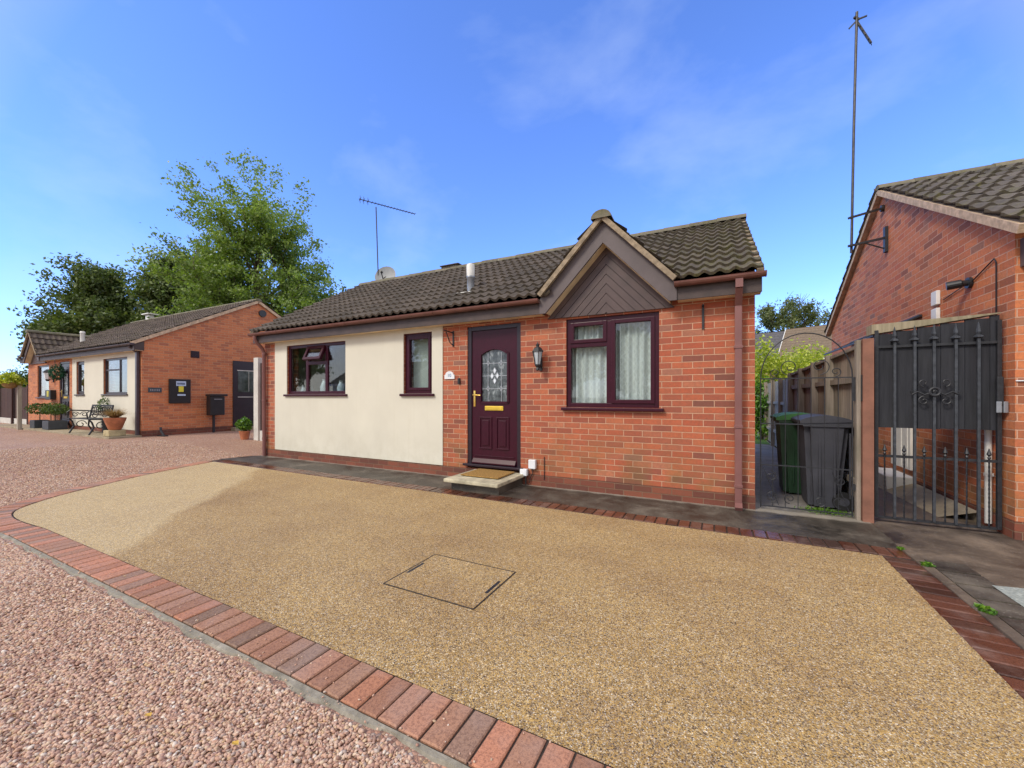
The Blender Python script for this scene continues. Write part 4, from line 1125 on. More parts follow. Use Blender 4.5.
# side door of the left bungalow
m = MB(); X_ = LX+.004
m.box(LX+.002, LX+.03, 7.36, 8.32, .27, 2.42); dr = m.build('side_door', M['upvc_dark'], left)
MB().box(LX+.031, LX+.036, 7.50, 8.18, 1.40, 2.10).build('glass', M['side_glass'], dr)
m = MB(); m.box(LX+.031, LX+.042, 7.50, 8.18, 1.23, 1.25); m.box(LX+.031, LX+.044, 7.48, 8.20, 2.10, 2.125); m.box(LX+.037, LX+.044, 7.835, 7.845, 1.42, 2.08); m.build('glazing_bar', M['concrete_post'], dr)
MB().box(LX, LX+.25, 7.3, 8.35, .15, .26, bev=.01).build('side_step', M['patio'], left)
m = MB(); m.box(LX+.002, LX+.02, 6.20, 6.42, 2.42, 2.62)
for i in range(5): m.box(LX+.02, LX+.03, 6.21, 6.41, 2.43+i*.038, 2.45+i*.038)
m.build('air_vent', M['upvc_dark'], left)
m = MB(); m.tube([(LX+.002, 8.30, 4.12), (LX+.05, 8.30, 4.12)], .12, 20); m.build('round_vent', M['black_plastic'], left)
fl = MB(); fz = .15+2.56+.577*.8; fl.lathe(-19.99, 5.64, [(.065, fz-.05), (.065, fz+.32), (.078, fz+.34), (.06, fz+.40)], 14); fl.build('flue', M['white_paint'], left, smooth=True)
m = MB(); m.box(-21.8, -21.5, 8.05, 8.25, 4.55, 4.75, bev=.02); m.box(-21.95, -21.35, 7.97, 8.33, 4.77, 4.81); m.build('ridge_vent', M['white_paint'], left)
# black notice board
t = thing('notice_board', 'large black notice board with pale and yellow labels on the orange gable wall', 'notice board', (LX, 5.92, 1.05))
MB().box(LX+.003, LX+.055, 5.66, 6.18, 1.06, 1.76, bev=.008).build('panel', M['black_plastic'], t)
MB().box(LX+.056, LX+.059, 5.82, 6.06, 1.56, 1.70).build('label', M['pale_label'], t)
MB().box(LX+.056, LX+.060, 5.88, 6.00, 1.39, 1.553).build('yellow_sticker', M['yellow_label'], t)
MB().box(LX+.056, LX+.059, 5.85, 6.05, 1.275, 1.325).build('lower_label', M['pale_label'], t)
m = MB()
for i in range(7): m.box(LX+.0595, LX+.0605, 5.845+i*.028, 5.865+i*.028, 1.60, 1.655)
m.build('lettering', M['label_text'], t)
# black letterbox on a post
t = thing('post_box', 'black letterbox on a slim post in front of the orange gable wall', 'letterbox', (LX+.18, 6.80, .15))
bx0, bx1 = LX+.06, LX+.30
MB().box(bx0, bx1, 6.58, 6.98, .68, 1.26, bev=.02).build('box', M['black_plastic'], t)
MB().box(bx0-.01, bx1+.03, 6.56, 7.05, 1.262, 1.33, bev=.015).build('lid', M['black_plastic'], t)
MB().box(bx0+.09, bx1-.09, 6.70, 6.75, .15, .679).build('post', M['black_metal'], t)
m = MB(); m.box(bx1+.001, bx1+.006, 6.68, 6.90, 1.16, 1.185); m.build('slot', M['galv'], t)
# slate name sign
t = thing('name_sign', 'dark slate name sign on the orange gable wall near its corner', 'sign', (LX, 5.35, 1.38))
MB().box(LX+.003, LX+.02, 5.20, 5.50, 1.37, 1.50, bev=.004).build('plate', M['slate_sign'], t)
m = MB()
for i in range(6): m.box(LX+.0205, LX+.0215, 5.24+i*.038, 5.262+i*.038, 1.41, 1.46)
m.build('lettering', M['galv'], t)
# boot scraper / stand pipe at corner
m = MB(); m.tube([(LX+.35, 5.42, .16), (LX+.22, 5.40, .30), (LX+.20, 5.40, .40)], .028, 8); m.box(LX+.10, LX+.45, 5.36, 5.48, .150, .18, bev=.01)
tag(m.build('stand_pipe', M['black_metal'], loc=(LX+.25, 5.42, .15)), 'short black stand pipe leaning at the foot of the orange gable', 'stand pipe')
# patio strip
m = MB(); x = -24.2
while x < -13.95:
    m.box(x, min(x+.59, -13.92), 4.40, 5.065, .12, .20 + random.uniform(-.003,.003), bev=.006); x += .60
tag(m.build('patio', M['patio']), kind='structure')

# planters
def leaf_cloud(name, C, rad, n, size, mat, parent, squash=.8, seed=0, shell=.55, droop=0):
    r = np.random.default_rng(seed + 100); C = np.array(C)
    d = r.normal(size=(n,3)); d /= np.linalg.norm(d, axis=1)[:,None]
    rr_ = rad * (shell + (1-shell)*r.random(n))**.7 * (1 + .18*np.sin(d[:,0]*5+seed)*np.cos(d[:,1]*4+d[:,2]*3))
    P = C + d*rr_[:,None]*np.array([1,1,squash])
    if droop: P[:,2] -= droop*(np.linalg.norm(P[:,:2]-C[:2], axis=1)/rad)**2
    return leaves(name, P, size, mat, parent, r)
def leaves(name, P, size, mat, parent, r, up=.35, asp=.6):
    n = len(P)
    a = r.normal(size=(n,3)); a /= np.linalg.norm(a, axis=1)[:,None]
    nn = r.normal(size=(n,3)); nn[:,2] += up*2; b = np.cross(nn, a); b /= np.linalg.norm(b, axis=1)[:,None]+1e-9
    c = np.cross(a, b)
    s = size*(.6+.8*r.random(n))[:,None]
    V = np.stack([P - a*s*.5, P + b*s*.5*asp + c*s*.06, P + a*s*.55, P - b*s*.5*asp + c*s*.06], 1).reshape(-1,3)
    Fc = np.arange(4*n).reshape(-1,4)
    return np_object(name, V, Fc, mat, parent)
def standard_shrub(x, y, z, pr, ph, lollipop, label, mat, w, gr='potted shrubs by the left bungalow'):
    t = thing('potted_shrub', label, 'potted plant', (x, y, z), gr)
    m = MB(); m.box(x-pr, x+pr, y-pr*.8, y+pr*.8, z, z+ph, bev=.015); m.build('planter', M['planter'], t)
    MB().box(x-pr*.9, x+pr*.9, y-pr*.7, y+pr*.7, z+ph-.02, z+ph+.004).build('soil', M['soil'], t)
    MB().tube([(x, y, z+ph), (x+.01, y, z+ph+lollipop)], .012, 6).build('stem', M['bark'], t)
    leaf_cloud('foliage', (x, y, z+ph+lollipop+w*.45), w, 700, .06, mat, t, .6, seed=int(abs(x)*10))
standard_shrub(-20.35, 4.72, .20, .22, .26, .24, 'clipped round shrub in the left of two slate planters', M['leaf_mid'], .33)
standard_shrub(-18.95, 4.72, .20, .27, .28, .22, 'clipped shrub in the wider slate planter nearer the bench', M['leaf_mid'], .33)
standard_shrub(-19.65, 4.80, .20, .14, .18, .34, 'small thin shrub between the two slate planters', M['leaf_olive'], .22)
# terracotta bowl on a stone block
m = MB(); m.box(-14.42, -14.08, 4.45, 4.80, .202, .36, bev=.02)
tag(m.build('stone_block', M['stone_block'], loc=(-14.25, 4.63, .2)), 'sandy stone block under the terracotta bowl', 'stone block')
t = thing('flower_bowl', 'terracotta bowl of dry ornamental grass on a stone block', 'potted plant', (-14.25, 4.63, .362))
m = MB(); m.lathe(-14.25, 4.63, [(.11, .362), (.14, .40), (.20, .58), (.225, .66), (.225, .69), (.20, .69)], 20); m.build('bowl', M['terracotta'], t, smooth=True)
def grass_tuft(name, c, n, L, mat, parent, seed, spread=.9, w=.008):
    r = np.random.default_rng(seed); V = []; Fc = []
    for i in range(n):
        a = r.uniform(0, 2*math.pi); l = L*r.uniform(.6,1.1); o = r.uniform(0,.4)*L*.35
        p0 = np.array(c)+np.array([math.cos(a)*o, math.sin(a)*o, 0]); dx = np.array([math.cos(a), math.sin(a), 0]); sd_ = np.array([-math.sin(a), math.cos(a), 0])*w
        k = len(V); sp_ = spread*r.uniform(.5,1.2)
        for t_ in (0, .4, .75, 1.0):
            q = p0 + dx*l*t_*sp_ + np.array([0,0,l*(t_ - .75*sp_*t_*t_)*.9]); f = 1-t_*.85
            V += [q - sd_*f, q + sd_*f]
        for j in range(3): Fc.append((k+2*j, k+2*j+1, k+2*j+3, k+2*j+2))
    return np_object(name, np.array(V), np.array(Fc), mat, parent)
grass_tuft('dry_grass', (-14.25, 4.63, .68), 420, .44, M['leaf_dry'], t, 3)
# cast iron bench
t = thing('garden_bench', 'black cast iron garden bench with scrolled ends on the patio', 'bench', (-15.9, 4.65, .2))
def iron_end(x):
    m = MB(); z = .20
    arc = lambda c, r0, a0, a1, n=12, k=1.0: [(x, c[0]+r0*(1-(1-k)*i/n)*math.cos(a0+(a1-a0)*i/n), c[1]+r0*(1-(1-k)*i/n)*math.sin(a0+(a1-a0)*i/n)) for i in range(n+1)]
    m.tube([(x,4.42,z),(x,4.44,z+.03),(x,4.52,z+.20),(x,4.48,z+.34),(x,4.42,z+.42)], .022, 6)
    m.tube([(x,4.92,z),(x,4.90,z+.04),(x,4.82,z+.20),(x,4.84,z+.40),(x,4.92,z+.80)], .022, 6)
    m.tube([(x,4.42,z+.42),(x,4.84,z+.41)], .018, 6); m.tube([(x,4.40,z+.44),(x,4.38,z+.60),(x,4.44,z+.66),(x,4.87,z+.63)], .018, 6)
    m.tube(arc((4.55, z+.53), .08, 0, 2*math.pi*1.3, 18, .3), .011, 5); m.tube(arc((4.73, z+.53), .08, math.pi, -math.pi*1.6, 18, .3), .011, 5)
    m.tube(arc((4.66, z+.24), .12, 0, 2*math.pi*1.2, 20, .3), .012, 5)
    return m
for xx in (-15.25, -16.65): iron_end(xx).build('end_frame', M['black_metal'], t, smooth=True)
m = MB()
for i in range(5): m.bar((-16.65, 4.46+i*.085, .625), (-15.25, 4.46+i*.085, .625), .06, .022)
m.build('seat', M['black_metal'], t)
m = MB()
m.bar((-16.65, 4.915, .99), (-15.25, 4.915, .99), .03, .05); m.bar((-16.65, 4.86, .72), (-15.25, 4.86, .72), .03, .04)
for i in range(9):
    xx = -16.55+i*.15; m.tube([(xx+.07*math.cos(a_*.5), 4.89, .855+.10*math.sin(a_*.5)) for a_ in range(14)], .010, 5)
m.build('backrest', M['black_metal'], t)
t = thing('small_conifer_pot', 'small grey green plant in a dark pot behind the bench', 'potted plant', (-16.0, 4.97, .2))
MB().lathe(-16.0, 4.985, [(.06,.202),(.08,.60)], 12).build('pot', M['planter'], t)
leaf_cloud('foliage', (-16.0, 4.96, .98), .16, 260, .05, M['leaf_mid'], t, 1.6, seed=5)
# wall lamp, green basket, parcel box of left bungalow
t = thing('wall_lantern', 'black lantern on the brick pier left of the dark front door, far bungalow', 'wall lamp', (-20.45, 5.07, 1.75))
m = MB(); m.box(-20.47,-20.43,5.04,5.068,1.75,2.0); m.lathe(-20.45, 4.92, [(.03,1.78),(.06,1.84),(.10,2.08),(.13,2.10),(.03,2.19)], 6); m.bar((-20.45,5.05,1.85),(-20.45,4.94,1.82),.02,.02); m.build('body', M['black_metal'], t)
m = MB(); m.lathe(-20.45, 4.92, [(.068,1.85),(.102,2.07)], 6); m.build('lantern_glass', M['white'], t)
t = thing('hanging_basket', 'green round hanging ornament beside the dark front door', 'hanging basket', (-19.5, 4.85, 1.9))
leaf_cloud('foliage', (-19.52, 4.90, 2.06), .20, 900, .05, M['green_decor'], t, 1.3, seed=9)
m = MB(); m.tube([(-19.52,4.86,2.36),(-19.52,4.86,2.46)], .008, 5); m.build('hook', M['black_metal'], t)
t = thing('parcel_box', 'black parcel box with a square yellow label under the lantern', 'box', (-20.5, 5.0, 1.1))
MB().box(-20.75, -20.25, 4.93, 5.067, 1.15, 1.48, bev=.01).build('box', M['black_plastic'], t)
MB().box(-20.56, -20.38, 4.924, 4.929, 1.25, 1.45).build('yellow_label', M['yellow_label'], t)
# hanging basket on post at far left
p = at(14, 21.5)
t = thing('basket_post', 'pale timber post with a hanging basket bracket before the dark fence', 'post', (-20.6, 3.6, .15))
# position so that it stands in front of the far left fence
px_, py_ = -20.65, 4.34
m = MB(); m.box(px_-.05, px_+.05, py_-.05, py_+.05, .12, 1.75, bev=.01); 
t.location = (px_, py_, .15); ROOT[t.name] = Vector((px_, py_, .15))
m.build('post', M['fence_pale'], t)
m = MB(); m.tube([(px_, py_, 1.82), (px_, py_-.05, 2.1), (px_-.02, py_-.15, 2.15)], .012, 6); m.build('arm', M['black_metal'], t)
t = thing('flower_basket', 'hanging basket of yellow green trailing plants on the pale post', 'hanging basket', (px_, py_-.16, 1.6))
m = MB(); m.lathe(px_-.02, py_-.20, [(.05,1.52),(.15,1.58),(.20,1.72),(.20,1.74)], 14); m.build('basket', M['leaf_dry'], t)
leaf_cloud('foliage', (px_-.02, py_-.20, 1.86), .33, 900, .08, M['leaf_yellow'], t, .55, seed=12, droop=.12)
m = MB(); m.tube([(px_-.02, py_-.20, 2.15), (px_-.02, py_-.20, 1.9)], .006, 5); m.build('chain', M['black_metal'], t)

# dark fence panels and hedge at far left, shed
t = thing('dark_fence', 'dark brown close boarded fence at the far left edge', 'fence', (-25.5, 5.3, .15))
m = MB(); x = -31.0
while x < -23.4:
    m.box(x, x+.145, 5.18, 5.20, .38, 1.62); x += .150
m.build('boards', M['fence_dark'], t)
m = MB(); m.box(-31.0, -23.2, 5.16, 5.205, .15, .375); m.build('gravel_board', M['concrete_post'], t)
for xx in (-23.4, -25.3, -27.2, -29.1): MB().box(xx-.06, xx+.06, 5.10, 5.158, .15, 1.70, bev=.01).build('post', M['fence_dark'], t)
t = thing('shed', 'grey roofed shed behind the dark fence at far left', 'shed', (-31, 9.5, .15))
MB().box(-33.5, -27.8, 8.0, 11.0, .15, 2.55).build('wall', M['fence_dark'], t)
m = MB(); m.add([(-33.8,7.7,2.5),(-27.5,7.7,2.5),(-27.5,11.3,3.15),(-33.8,11.3,3.15)],[(0,1,2,3)])
for i in range(22): m.bar((-33.7+i*.29,7.7,2.53),(-33.7+i*.29,11.3,3.18),.06,.05)
m.build('roof', simple('grey_sheet_roof', (.33,.35,.37), .6, var=.2), t)

# concrete fence post and dark panel between the two bungalows
px_, py_ = -11.0, 6.45
t = thing('concrete_fence_post', 'tall pale concrete fence post beside the left downpipe', 'post', (px_, py_, .08))
MB().box(px_-.10, px_+.10, py_-.06, py_+.06, .05, 2.30, bev=.01).build('shaft', M['concrete_post'], t)
t = thing('timber_fence', 'dark timber fence panel between concrete post and cream bungalow', 'fence', (-9.9, 6.5, .05))
m = MB(); x = px_+.11
while x < -8.65: m.box(x, x+.14, py_+.0, py_+.02, .34, 2.15); x += .147
m.build('boards', M['fence_dark'], t); MB().box(px_+.105, -8.6, py_-.02, py_+.03, .05, .335).build('gravel_board', M['concrete_post'], t)
t = thing('potted_shrub', 'yellow green shrub in a terracotta pot by the side door', 'potted plant', (-11.45, 6.30, .09))
m = MB(); m.lathe(-11.34, 6.30, [(.09,.09),(.13,.28),(.14,.32),(.12,.32)], 16); m.build('pot', M['terracotta'], t, smooth=True)
leaf_cloud('foliage', (-11.36, 6.30, .50), .19, 520, .08, M['leaf_bright'], t, .9, seed=31)

# ------------------------------------------------------------------ right neighbour
NX = 2.32; ny0, nyr, nzr = 5.04, 8.05, 4.43; nze = 2.66; nye = 4.86
NXF = NX
nb = thing('bungalow', 'dark red brick bungalow gable at the right behind the black gate', 'house', (NX, 6.5, 0))
nsl = (nzr-nze)/(nyr-nye); nth = math.atan(nsl); nrear = 2*nyr-ny0
m = MB()
zt = lambda y: nze-.07+nsl*(min(y, 2*nyr-y)-nye)
m.prism([(ny0, .165), (nrear, .165), (nrear, zt(nrear)), (nyr, zt(nyr)), (ny0, zt(ny0))], 'X', NX, NX+.24)
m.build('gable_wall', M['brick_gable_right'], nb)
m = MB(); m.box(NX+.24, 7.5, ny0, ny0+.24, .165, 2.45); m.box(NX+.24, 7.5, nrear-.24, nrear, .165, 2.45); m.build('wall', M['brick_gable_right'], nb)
m = MB(); m.box(NX-.005, NX+.24, ny0-.005, nrear, -.02, .163); m.box(NX+.24, 7.5, ny0-.005, ny0+.2, -.02, .163); m.build('plinth', M['plinth'], nb)
m = MB(); S = math.hypot(nyr-nye, nzr-nze)
tiles(m, (NX-.07, nye, nze), (1,0,0), (0, math.cos(nth), math.sin(nth)), (0, -math.sin(nth), math.cos(nth)), 5.4, S, seed=77, amp=.036)
m.build('roof', M['tiles_mossy'], nb, smooth=True, recalc=False)
m = MB(); tiles(m, (7.6, 2*nyr-nye, nze), (-1,0,0), (0, -math.cos(nth), math.sin(nth)), (0, math.sin(nth), math.cos(nth)), 5.38, S, seed=78, spw=3)
m.build('rear_roof', M['tiles_mossy'], nb, smooth=True, recalc=False)
m = MB(); ridge_caps(m, (NX-.08, nyr, nzr+.03), (7.6, nyr, nzr+.03), r=.11); m.build('ridge_tiles', M['ridge'], nb, smooth=True)
m = MB()
m.bar((NX-.03, nye-.02, nze-.025), (NX-.03, nyr, nzr-.025), .09, .075); m.bar((NX-.03, 2*nyr-nye+.02, nze-.025), (NX-.03, nyr, nzr-.025), .09, .075)
m.build('verge', M['verge_pink'], nb)
m = MB(); m.box(NX+.03, 7.5, nye-.0, nye+.02, 2.36, 2.62); m.box(NX+.03, NX+.05, nye+.02, ny0, 2.36, 2.60); m.build('fascia', M['bargeboard'], nb)
m = MB(); m.box(NX+.05, 7.5, nye+.02, ny0, 2.37, 2.38); m.build('soffit', M['fascia'], nb)
m = MB(); m.box(NX+.02, 7.5, nye-.10, nye-.002, 2.56, 2.63, bev=.02); m.build('gutter', M['gutter_dark'], nb)
m = MB()
for i, (zz0, zz1) in enumerate(((2.30, 2.47), (2.10, 2.27))): m.box(NX-.04, NX-.004, 6.30, 6.43, zz0+.01, zz1, bev=.006)
m.build('vent_grille', M['white_paint'], nb)
# white door and pipe along the gable wall
m = MB(); m.box(NX-.04, NX-.004, 6.98, 7.62, .28, 1.05, bev=.006)
for i in range(3): m.box(NX-.046, NX-.040, 7.06+i*.19, 7.075+i*.19, .30, 1.03)
m.build('meter_cupboard_door', M['white_paint'], nb)
MB().box(NX-.30, NX-.006, 6.90, 7.70, .02, .20, bev=.012).build('side_step', M['white_paint'], nb)
m = MB(); m.tube([(NX-.035, 5.335, .06), (NX-.035, 5.335, 1.6)], .024, 12)
for zz_ in (.5, 1.3): m.box(NX-.06, NX-.004, 5.32, 5.35, zz_, zz_+.03)
m.build('waste_pipe', M['white_paint'], nb, smooth=True)
m = MB(); m.add([(NX-.02,5.5,.012),(NX-.02,9.8,.012),(NX-.02,9.8,.16),(NX-.02,5.5,.12), (NX-.28,5.6,.012),(NX-.42,9.8,.012)], [(0,1,2,3),(3,2,5,4)])
m.build('cement_fillet', M['patio'], nb, recalc=False)
# flood light, white meter box
t = thing('security_light', 'black tubular security light on the right gable wall', 'wall light', (NX, 5.72, 2.39))
m = MB(); m.tube([(NX-.004, 5.70, 2.40), (NX-.03, 5.70, 2.40)], .055, 16); m.build('base', M['black_plastic'], t)
m = MB(); m.tube([(NX-.03, 5.70, 2.40), (NX-.07, 5.70, 2.40), (NX-.07, 5.702, 2.40), (NX-.17, 5.73, 2.39)], [.03,.03,.042,.042], 14); m.build('head', M['black_plastic'], t)
m = MB(); m.tube([(NX-.012, 5.66, 2.40), (NX-.012, 5.30, 2.52), (NX-.012, 5.27, 2.48), (NX-.012, 5.27, 1.98)], .006, 6); m.tube([(NX-.012, 5.75, 2.40), (NX-.012, 6.22, 2.34)], .005, 6)
m.build('cable', M['black_plastic'], t)
m = MB(); m.tube([(NX+.0, 5.028, 1.38), (NX+.22, 5.028, 1.38)], .006, 6); m.box(NX+.10, NX+.34, 4.97, 5.034, 1.28, 1.48, bev=.012)
tag(m.build('meter_box', M['white'], loc=(NX+.2, 5.03, 1.28)), 'white junction box on the front brickwork at the far right edge', 'junction box')
# tall aerial mast on two wall brackets
t = thing('aerial_mast', 'tall thin aerial mast on two wall brackets of the right gable', 'aerial', (1.93, 7.9, 3.5))
m = MB(); m.tube([(1.90, 7.9, 3.48), (1.93, 7.9, 5.4), (1.967, 7.9, 7.20)], .018, 8); m.build('mast', M['dull_steel'], t)
m = MB(); m.bar((1.86, 7.88, 4.02), (NX-.02, 8.02, 4.14), .03, .03); m.tube([(NX-.04, 8.02, 4.14), (NX-.003, 8.02, 4.14)], .05, 10); m.build('upper_bracket', M['dull_steel'], t)
m = MB(); m.bar((1.85, 7.86, 3.58), (NX-.02, 7.88, 3.64), .035, .03); m.box(NX-.04, NX-.003, 7.84, 7.92, 3.42, 3.80); m.bar((2.05, 7.87, 3.60), (NX-.02, 7.88, 3.47), .025, .012); m.build('lower_bracket', M['black_metal'], t)
m = MB()
A = Vector((1.967,7.9,7.05)); B = Vector((2.135,7.9,6.65))
m.bar(A, B, .024,.024); m.bar(A+Vector((0,0,.03)),(2.088,7.9,7.09),.018,.018); m.bar(A+Vector((0,0,.02)),(1.871,7.9,7.00-.02),.018,.018); m.bar((1.93,7.88,7.12),(2.0,7.94,7.10),.03,.03)
for q in (.25,.45,.65,.85,1.0):
    c_ = A.lerp(B, q); m.bar(c_-Vector((.02,.05,0)), c_+Vector((.02,.05,0)), .008,.008)
m.build('antenna', M['dull_steel'], t)
# little fretted canopy on the gable wall
t = thing('door_canopy', 'low fretted black iron canopy on the right gable wall behind the gate', 'canopy', (NX, 7.6, 2.2))
m = MB()
ya, yb = 6.75, 9.6
m.bar((NX-.02, ya, 2.26), (NX-.02, yb, 2.26), .03, .03)
m.bar((NX-.42, ya, 2.06), (NX-.42, yb, 2.06), .02, .025)
for yy in (ya, 7.7, 8.45, yb): m.bar((NX-.02, yy, 2.26), (NX-.42, yy, 2.06), .025, .02)
for yy in np.arange(ya, yb-.1, .28):
    m.tube([(NX-.06-.3*j/8, yy+.12*math.sin(j*.9), 2.245-.16*j/8) for j in range(9)], .008, 5)
m.build('iron_frame', M['black_metal'], t)

# ------------------------------------------------------------------ tall black gate
gy = 5.16
t = thing('tall_gate', 'tall black wrought iron gate backed by black boards, right of the brown post', 'gate', (1.83, gy, 0))
gx0, gx1 = 1.42, 2.290
m = MB()
m.box(gx0, gx0+.028, gy-.014, gy+.014, .05, 1.90); m.box(gx1-.028, gx1, gy-.014, gy+.014, .05, 1.93)
for zz_ in (.055, .66, 1.735): m.box(gx0+.028, gx1-.028, gy-.010, gy+.010, zz_-.012, zz_+.012)
m.build('gate_frame', M['black_metal'], t)
for i in range(6):
    xx = [1.565, 1.710, 1.845, 1.992, 2.140, 0][i]
    if i == 5: break
    b = MB(); b.box(xx-.010, xx+.010, gy-.030, gy-.011, .06, 1.80)
    b.lathe(xx, gy-.02, [(.008,1.748),(.010,1.772),(.038,1.785),(.036,1.795),(.012,1.812),(.019,1.835),(.002,1.925)], 6)
    b.build('bar', M['gate_iron'], t)
for i in range(6):
    xx = 1.492 + .143*i
    b = MB(); pts = [(xx + .0, gy-.02, .07 + j*.02) for j in range(31)]
    b.tube(pts, [.0075 if j % 2 else .0055 for j in range(31)], 4)
    b.lathe(xx, gy-.02, [(.004,.67),(.014,.69),(.006,.705),(.018,.72),(.012,.74),(.003,.775)], 8); b.build('short_bar', M['black_metal'], t)
def spiral(c, r0, r1, a0, turns, n=26, y=gy-.034):
    return [(c[0]+(r0+(r1-r0)*i/n)*math.cos(a0+2*math.pi*turns*i/n), y, c[1]+(r0+(r1-r0)*i/n)*math.sin(a0+2*math.pi*turns*i/n)) for i in range(n+1)]
m = MB(); ccx, ccz = 1.845, 1.29
m.tube(spiral((ccx,ccz), .036, .036, 0, 1), .012, 8); m.tube(spiral((ccx,ccz), .012, .004, 0, 1), .008, 6)
for sx_ in (-1, 1):
    m.tube(spiral((ccx+sx_*.075, ccz-.085), .042, .010, R(90), -sx_*1.1), .006, 6)
    m.tube(spiral((ccx+sx_*.075, ccz+.085), .038, .012, R(-90), sx_*.9), .006, 6)
    m.tube([(ccx+sx_*.03,gy-.034,ccz-.01),(ccx+sx_*.07,gy-.034,ccz-.03),(ccx+sx_*.12,gy-.034,ccz+.0),(ccx+sx_*.16,gy-.034,ccz-.025),(ccx+sx_*.165,gy-.034,ccz+.01)], .008, 6)
m.build('scroll_ornament', M['black_metal'], t, smooth=True)
m = MB(); m.box(gx1-.045, gx1-.003, gy-.05, gy-.015, 1.17, 1.42, bev=.006); m.build('latch', M['black_metal'], t)
m = MB(); m.box(gx1-.055, gx1-.020, gy-.062, gy-.051, 1.10, 1.20, bev=.004); m.box(gx1-.008, gx1+.022, gy-.055, gy-.030, 1.10, 1.20, bev=.004); m.build('padlock', M['galv'], t)
# black boards fixed behind the bars
m = MB(); x = gx0+.0; k = 0
while x < gx1-.01:
    e = min(x+.158, gx1-.002); m.box(x, e, gy+.016, gy+.034, .94+random.uniform(-.004,.004), 1.862+.145*(x-gx0)); x += .162
m.build('black_boards', M['black_board'], t)
# bevelled timber capping lying against the boards
t = thing('capping_board', 'lichened timber board capping the top of the tall black gate', 'board', (1.8, gy+.1, 1.9))
m = MB(); m.add([(1.40,gy+.000,1.866),(2.29,gy+.000,1.992),(2.29,gy+.000,2.000),(1.40,gy+.000,1.962),
       (1.40,gy+.16,1.866),(2.29,gy+.16,1.992),(2.29,gy+.16,2.000),(1.40,gy+.16,1.962)], [(0,1,2,3),(7,6,5,4),(0,4,5,1),(3,2,6,7),(0,3,7,4),(1,5,6,2)])
m.build('board', M['board'], t)
# posts between the gates
t = thing('gate_post', 'square brown painted gate post between the arched and tall gates', 'gate post', (1.34, 5.10, 0))
MB().box(1.307, 1.392, 5.06, 5.145, -.02, 1.815, bev=.004).build('shaft', M['post_brown'], t)
m = MB(); m.box(1.300, 1.3065, 5.075, 5.105, 1.20, 1.46); m.build('hinge_plate', M['black_metal'], t)
t = thing('fence', 'weathered timber close boarded fence running back beside the bins', 'fence', (1.34, 8.0, 0))
m = MB(); m.box(1.268, 1.303, 5.10, 5.18, -.02, 1.81, bev=.005); m.build('post', M['fence'], t)
ys_ = [5.18, 6.35, 7.2, 8.2, 9.25]
for i, (ya, yb) in enumerate(zip(ys_, ys_[1:])):
    m = MB(); y = ya
    hz0, hz1 = 1.77-.022*(ya-5.18), 1.77-.022*(yb-5.18)
    while y < yb-.01:
        e = min(y+.112, yb); m.box(1.345, 1.357+.004*random.random(), y, e-.004, .03, 1.74-.022*(y-5.18)); y += .115
    m.build('boards', M['fence'], t)
    for zr_ in (.35, .95, 1.42): MB().bar((1.325, ya, zr_), (1.325, yb, zr_), .04, .06).build('rail', M['fence'], t)
    MB().bar((1.345, ya, hz0-.01), (1.345, yb, hz1-.01), .075, .035).build('capping_rail', M['fence'], t)
    MB().box(1.265, 1.345, yb-.04, yb+.04, -.02, hz1+.02, bev=.005).build('post', M['fence'], t)
t = thing('fence', 'pale grey lower fence section beyond the weathered timber fence', 'fence', (1.34, 11.5, 0))
ys_ = [9.35, 10.6, 11.9, 13.4, 15.0]
for ya, yb in zip(ys_, ys_[1:]):
    m = MB(); y = ya
    while y < yb-.01: m.box(1.345, 1.36, y, min(y+.112, yb)-.004, .03, 1.62); y += .115
    m.build('boards', M['fence_pale'], t)
    for zr_ in (.4, 1.1): MB().bar((1.325, ya, zr_), (1.325, yb, zr_), .04, .06).build('rail', M['fence_pale'], t)
    MB().box(1.27, 1.345, yb-.04, yb+.04, -.02, 1.66).build('post', M['fence'], t)

# ------------------------------------------------------------------ arched garden gate
gy = 5.14; gz = .03
t = thing('arched_gate', 'thin black wrought iron gate with an arched top before the wheelie bins', 'gate', (.86, gy, 0))
a0, a1 = .455, 1.245; cxm = (a0+a1)/2; rad = (a1-a0)/2; sp = 1.44
m = MB()
pts = [(a0, gy, gz)] + [(cxm - rad*math.cos(math.pi*j/20), gy, sp + (rad+.08)*math.sin(math.pi*j/20)) for j in range(21)] + [(a1, gy, gz)]
m.tube(pts, .0065, 6); m.build('arch_frame', M['black_metal'], t)
for zz_ in (.05, .50, .95, 1.44): MB().bar((a0, gy, zz_), (a1, gy, zz_), .010, .012).build('rail', M['black_metal'], t)
for i in range(1, 7):
    xx = a0 + (a1-a0)*i/7; zt_ = sp + (rad+.08)*math.sqrt(max(0, 1-((xx-cxm)/rad)**2))
    if i in (3, 4): zt_ = 1.60
    MB().tube([(xx, gy, .05), (xx, gy, 1.44)], .0042, 5).build('bar', M['black_metal'], t)
m = MB()
for sx_ in (-1, 1):
    m.tube(spiral((cxm+sx_*.13, 1.56), .09, .02, R(-90), sx_*1.3, y=gy), .0045, 5)
    m.tube(spiral((cxm+sx_*.26, 1.50), .05, .012, R(-90), sx_*1.2, y=gy), .0045, 5)
    m.tube(spiral((cxm+sx_*.30, .38), .055, .012, R(90), sx_*1.3, y=gy), .0045, 5)
    m.tube(spiral((cxm+sx_*.30, .16), .065, .012, R(-90), -sx_*1.3, y=gy), .0045, 5)
    m.tube(spiral((cxm+sx_*.13, .15), .055, .012, R(-90), sx_*1.3, y=gy), .0045, 5)
    m.tube([(cxm+sx_*.30-.07, gy, .47), (cxm+sx_*.30+.07, gy, .07)], .0045, 5)
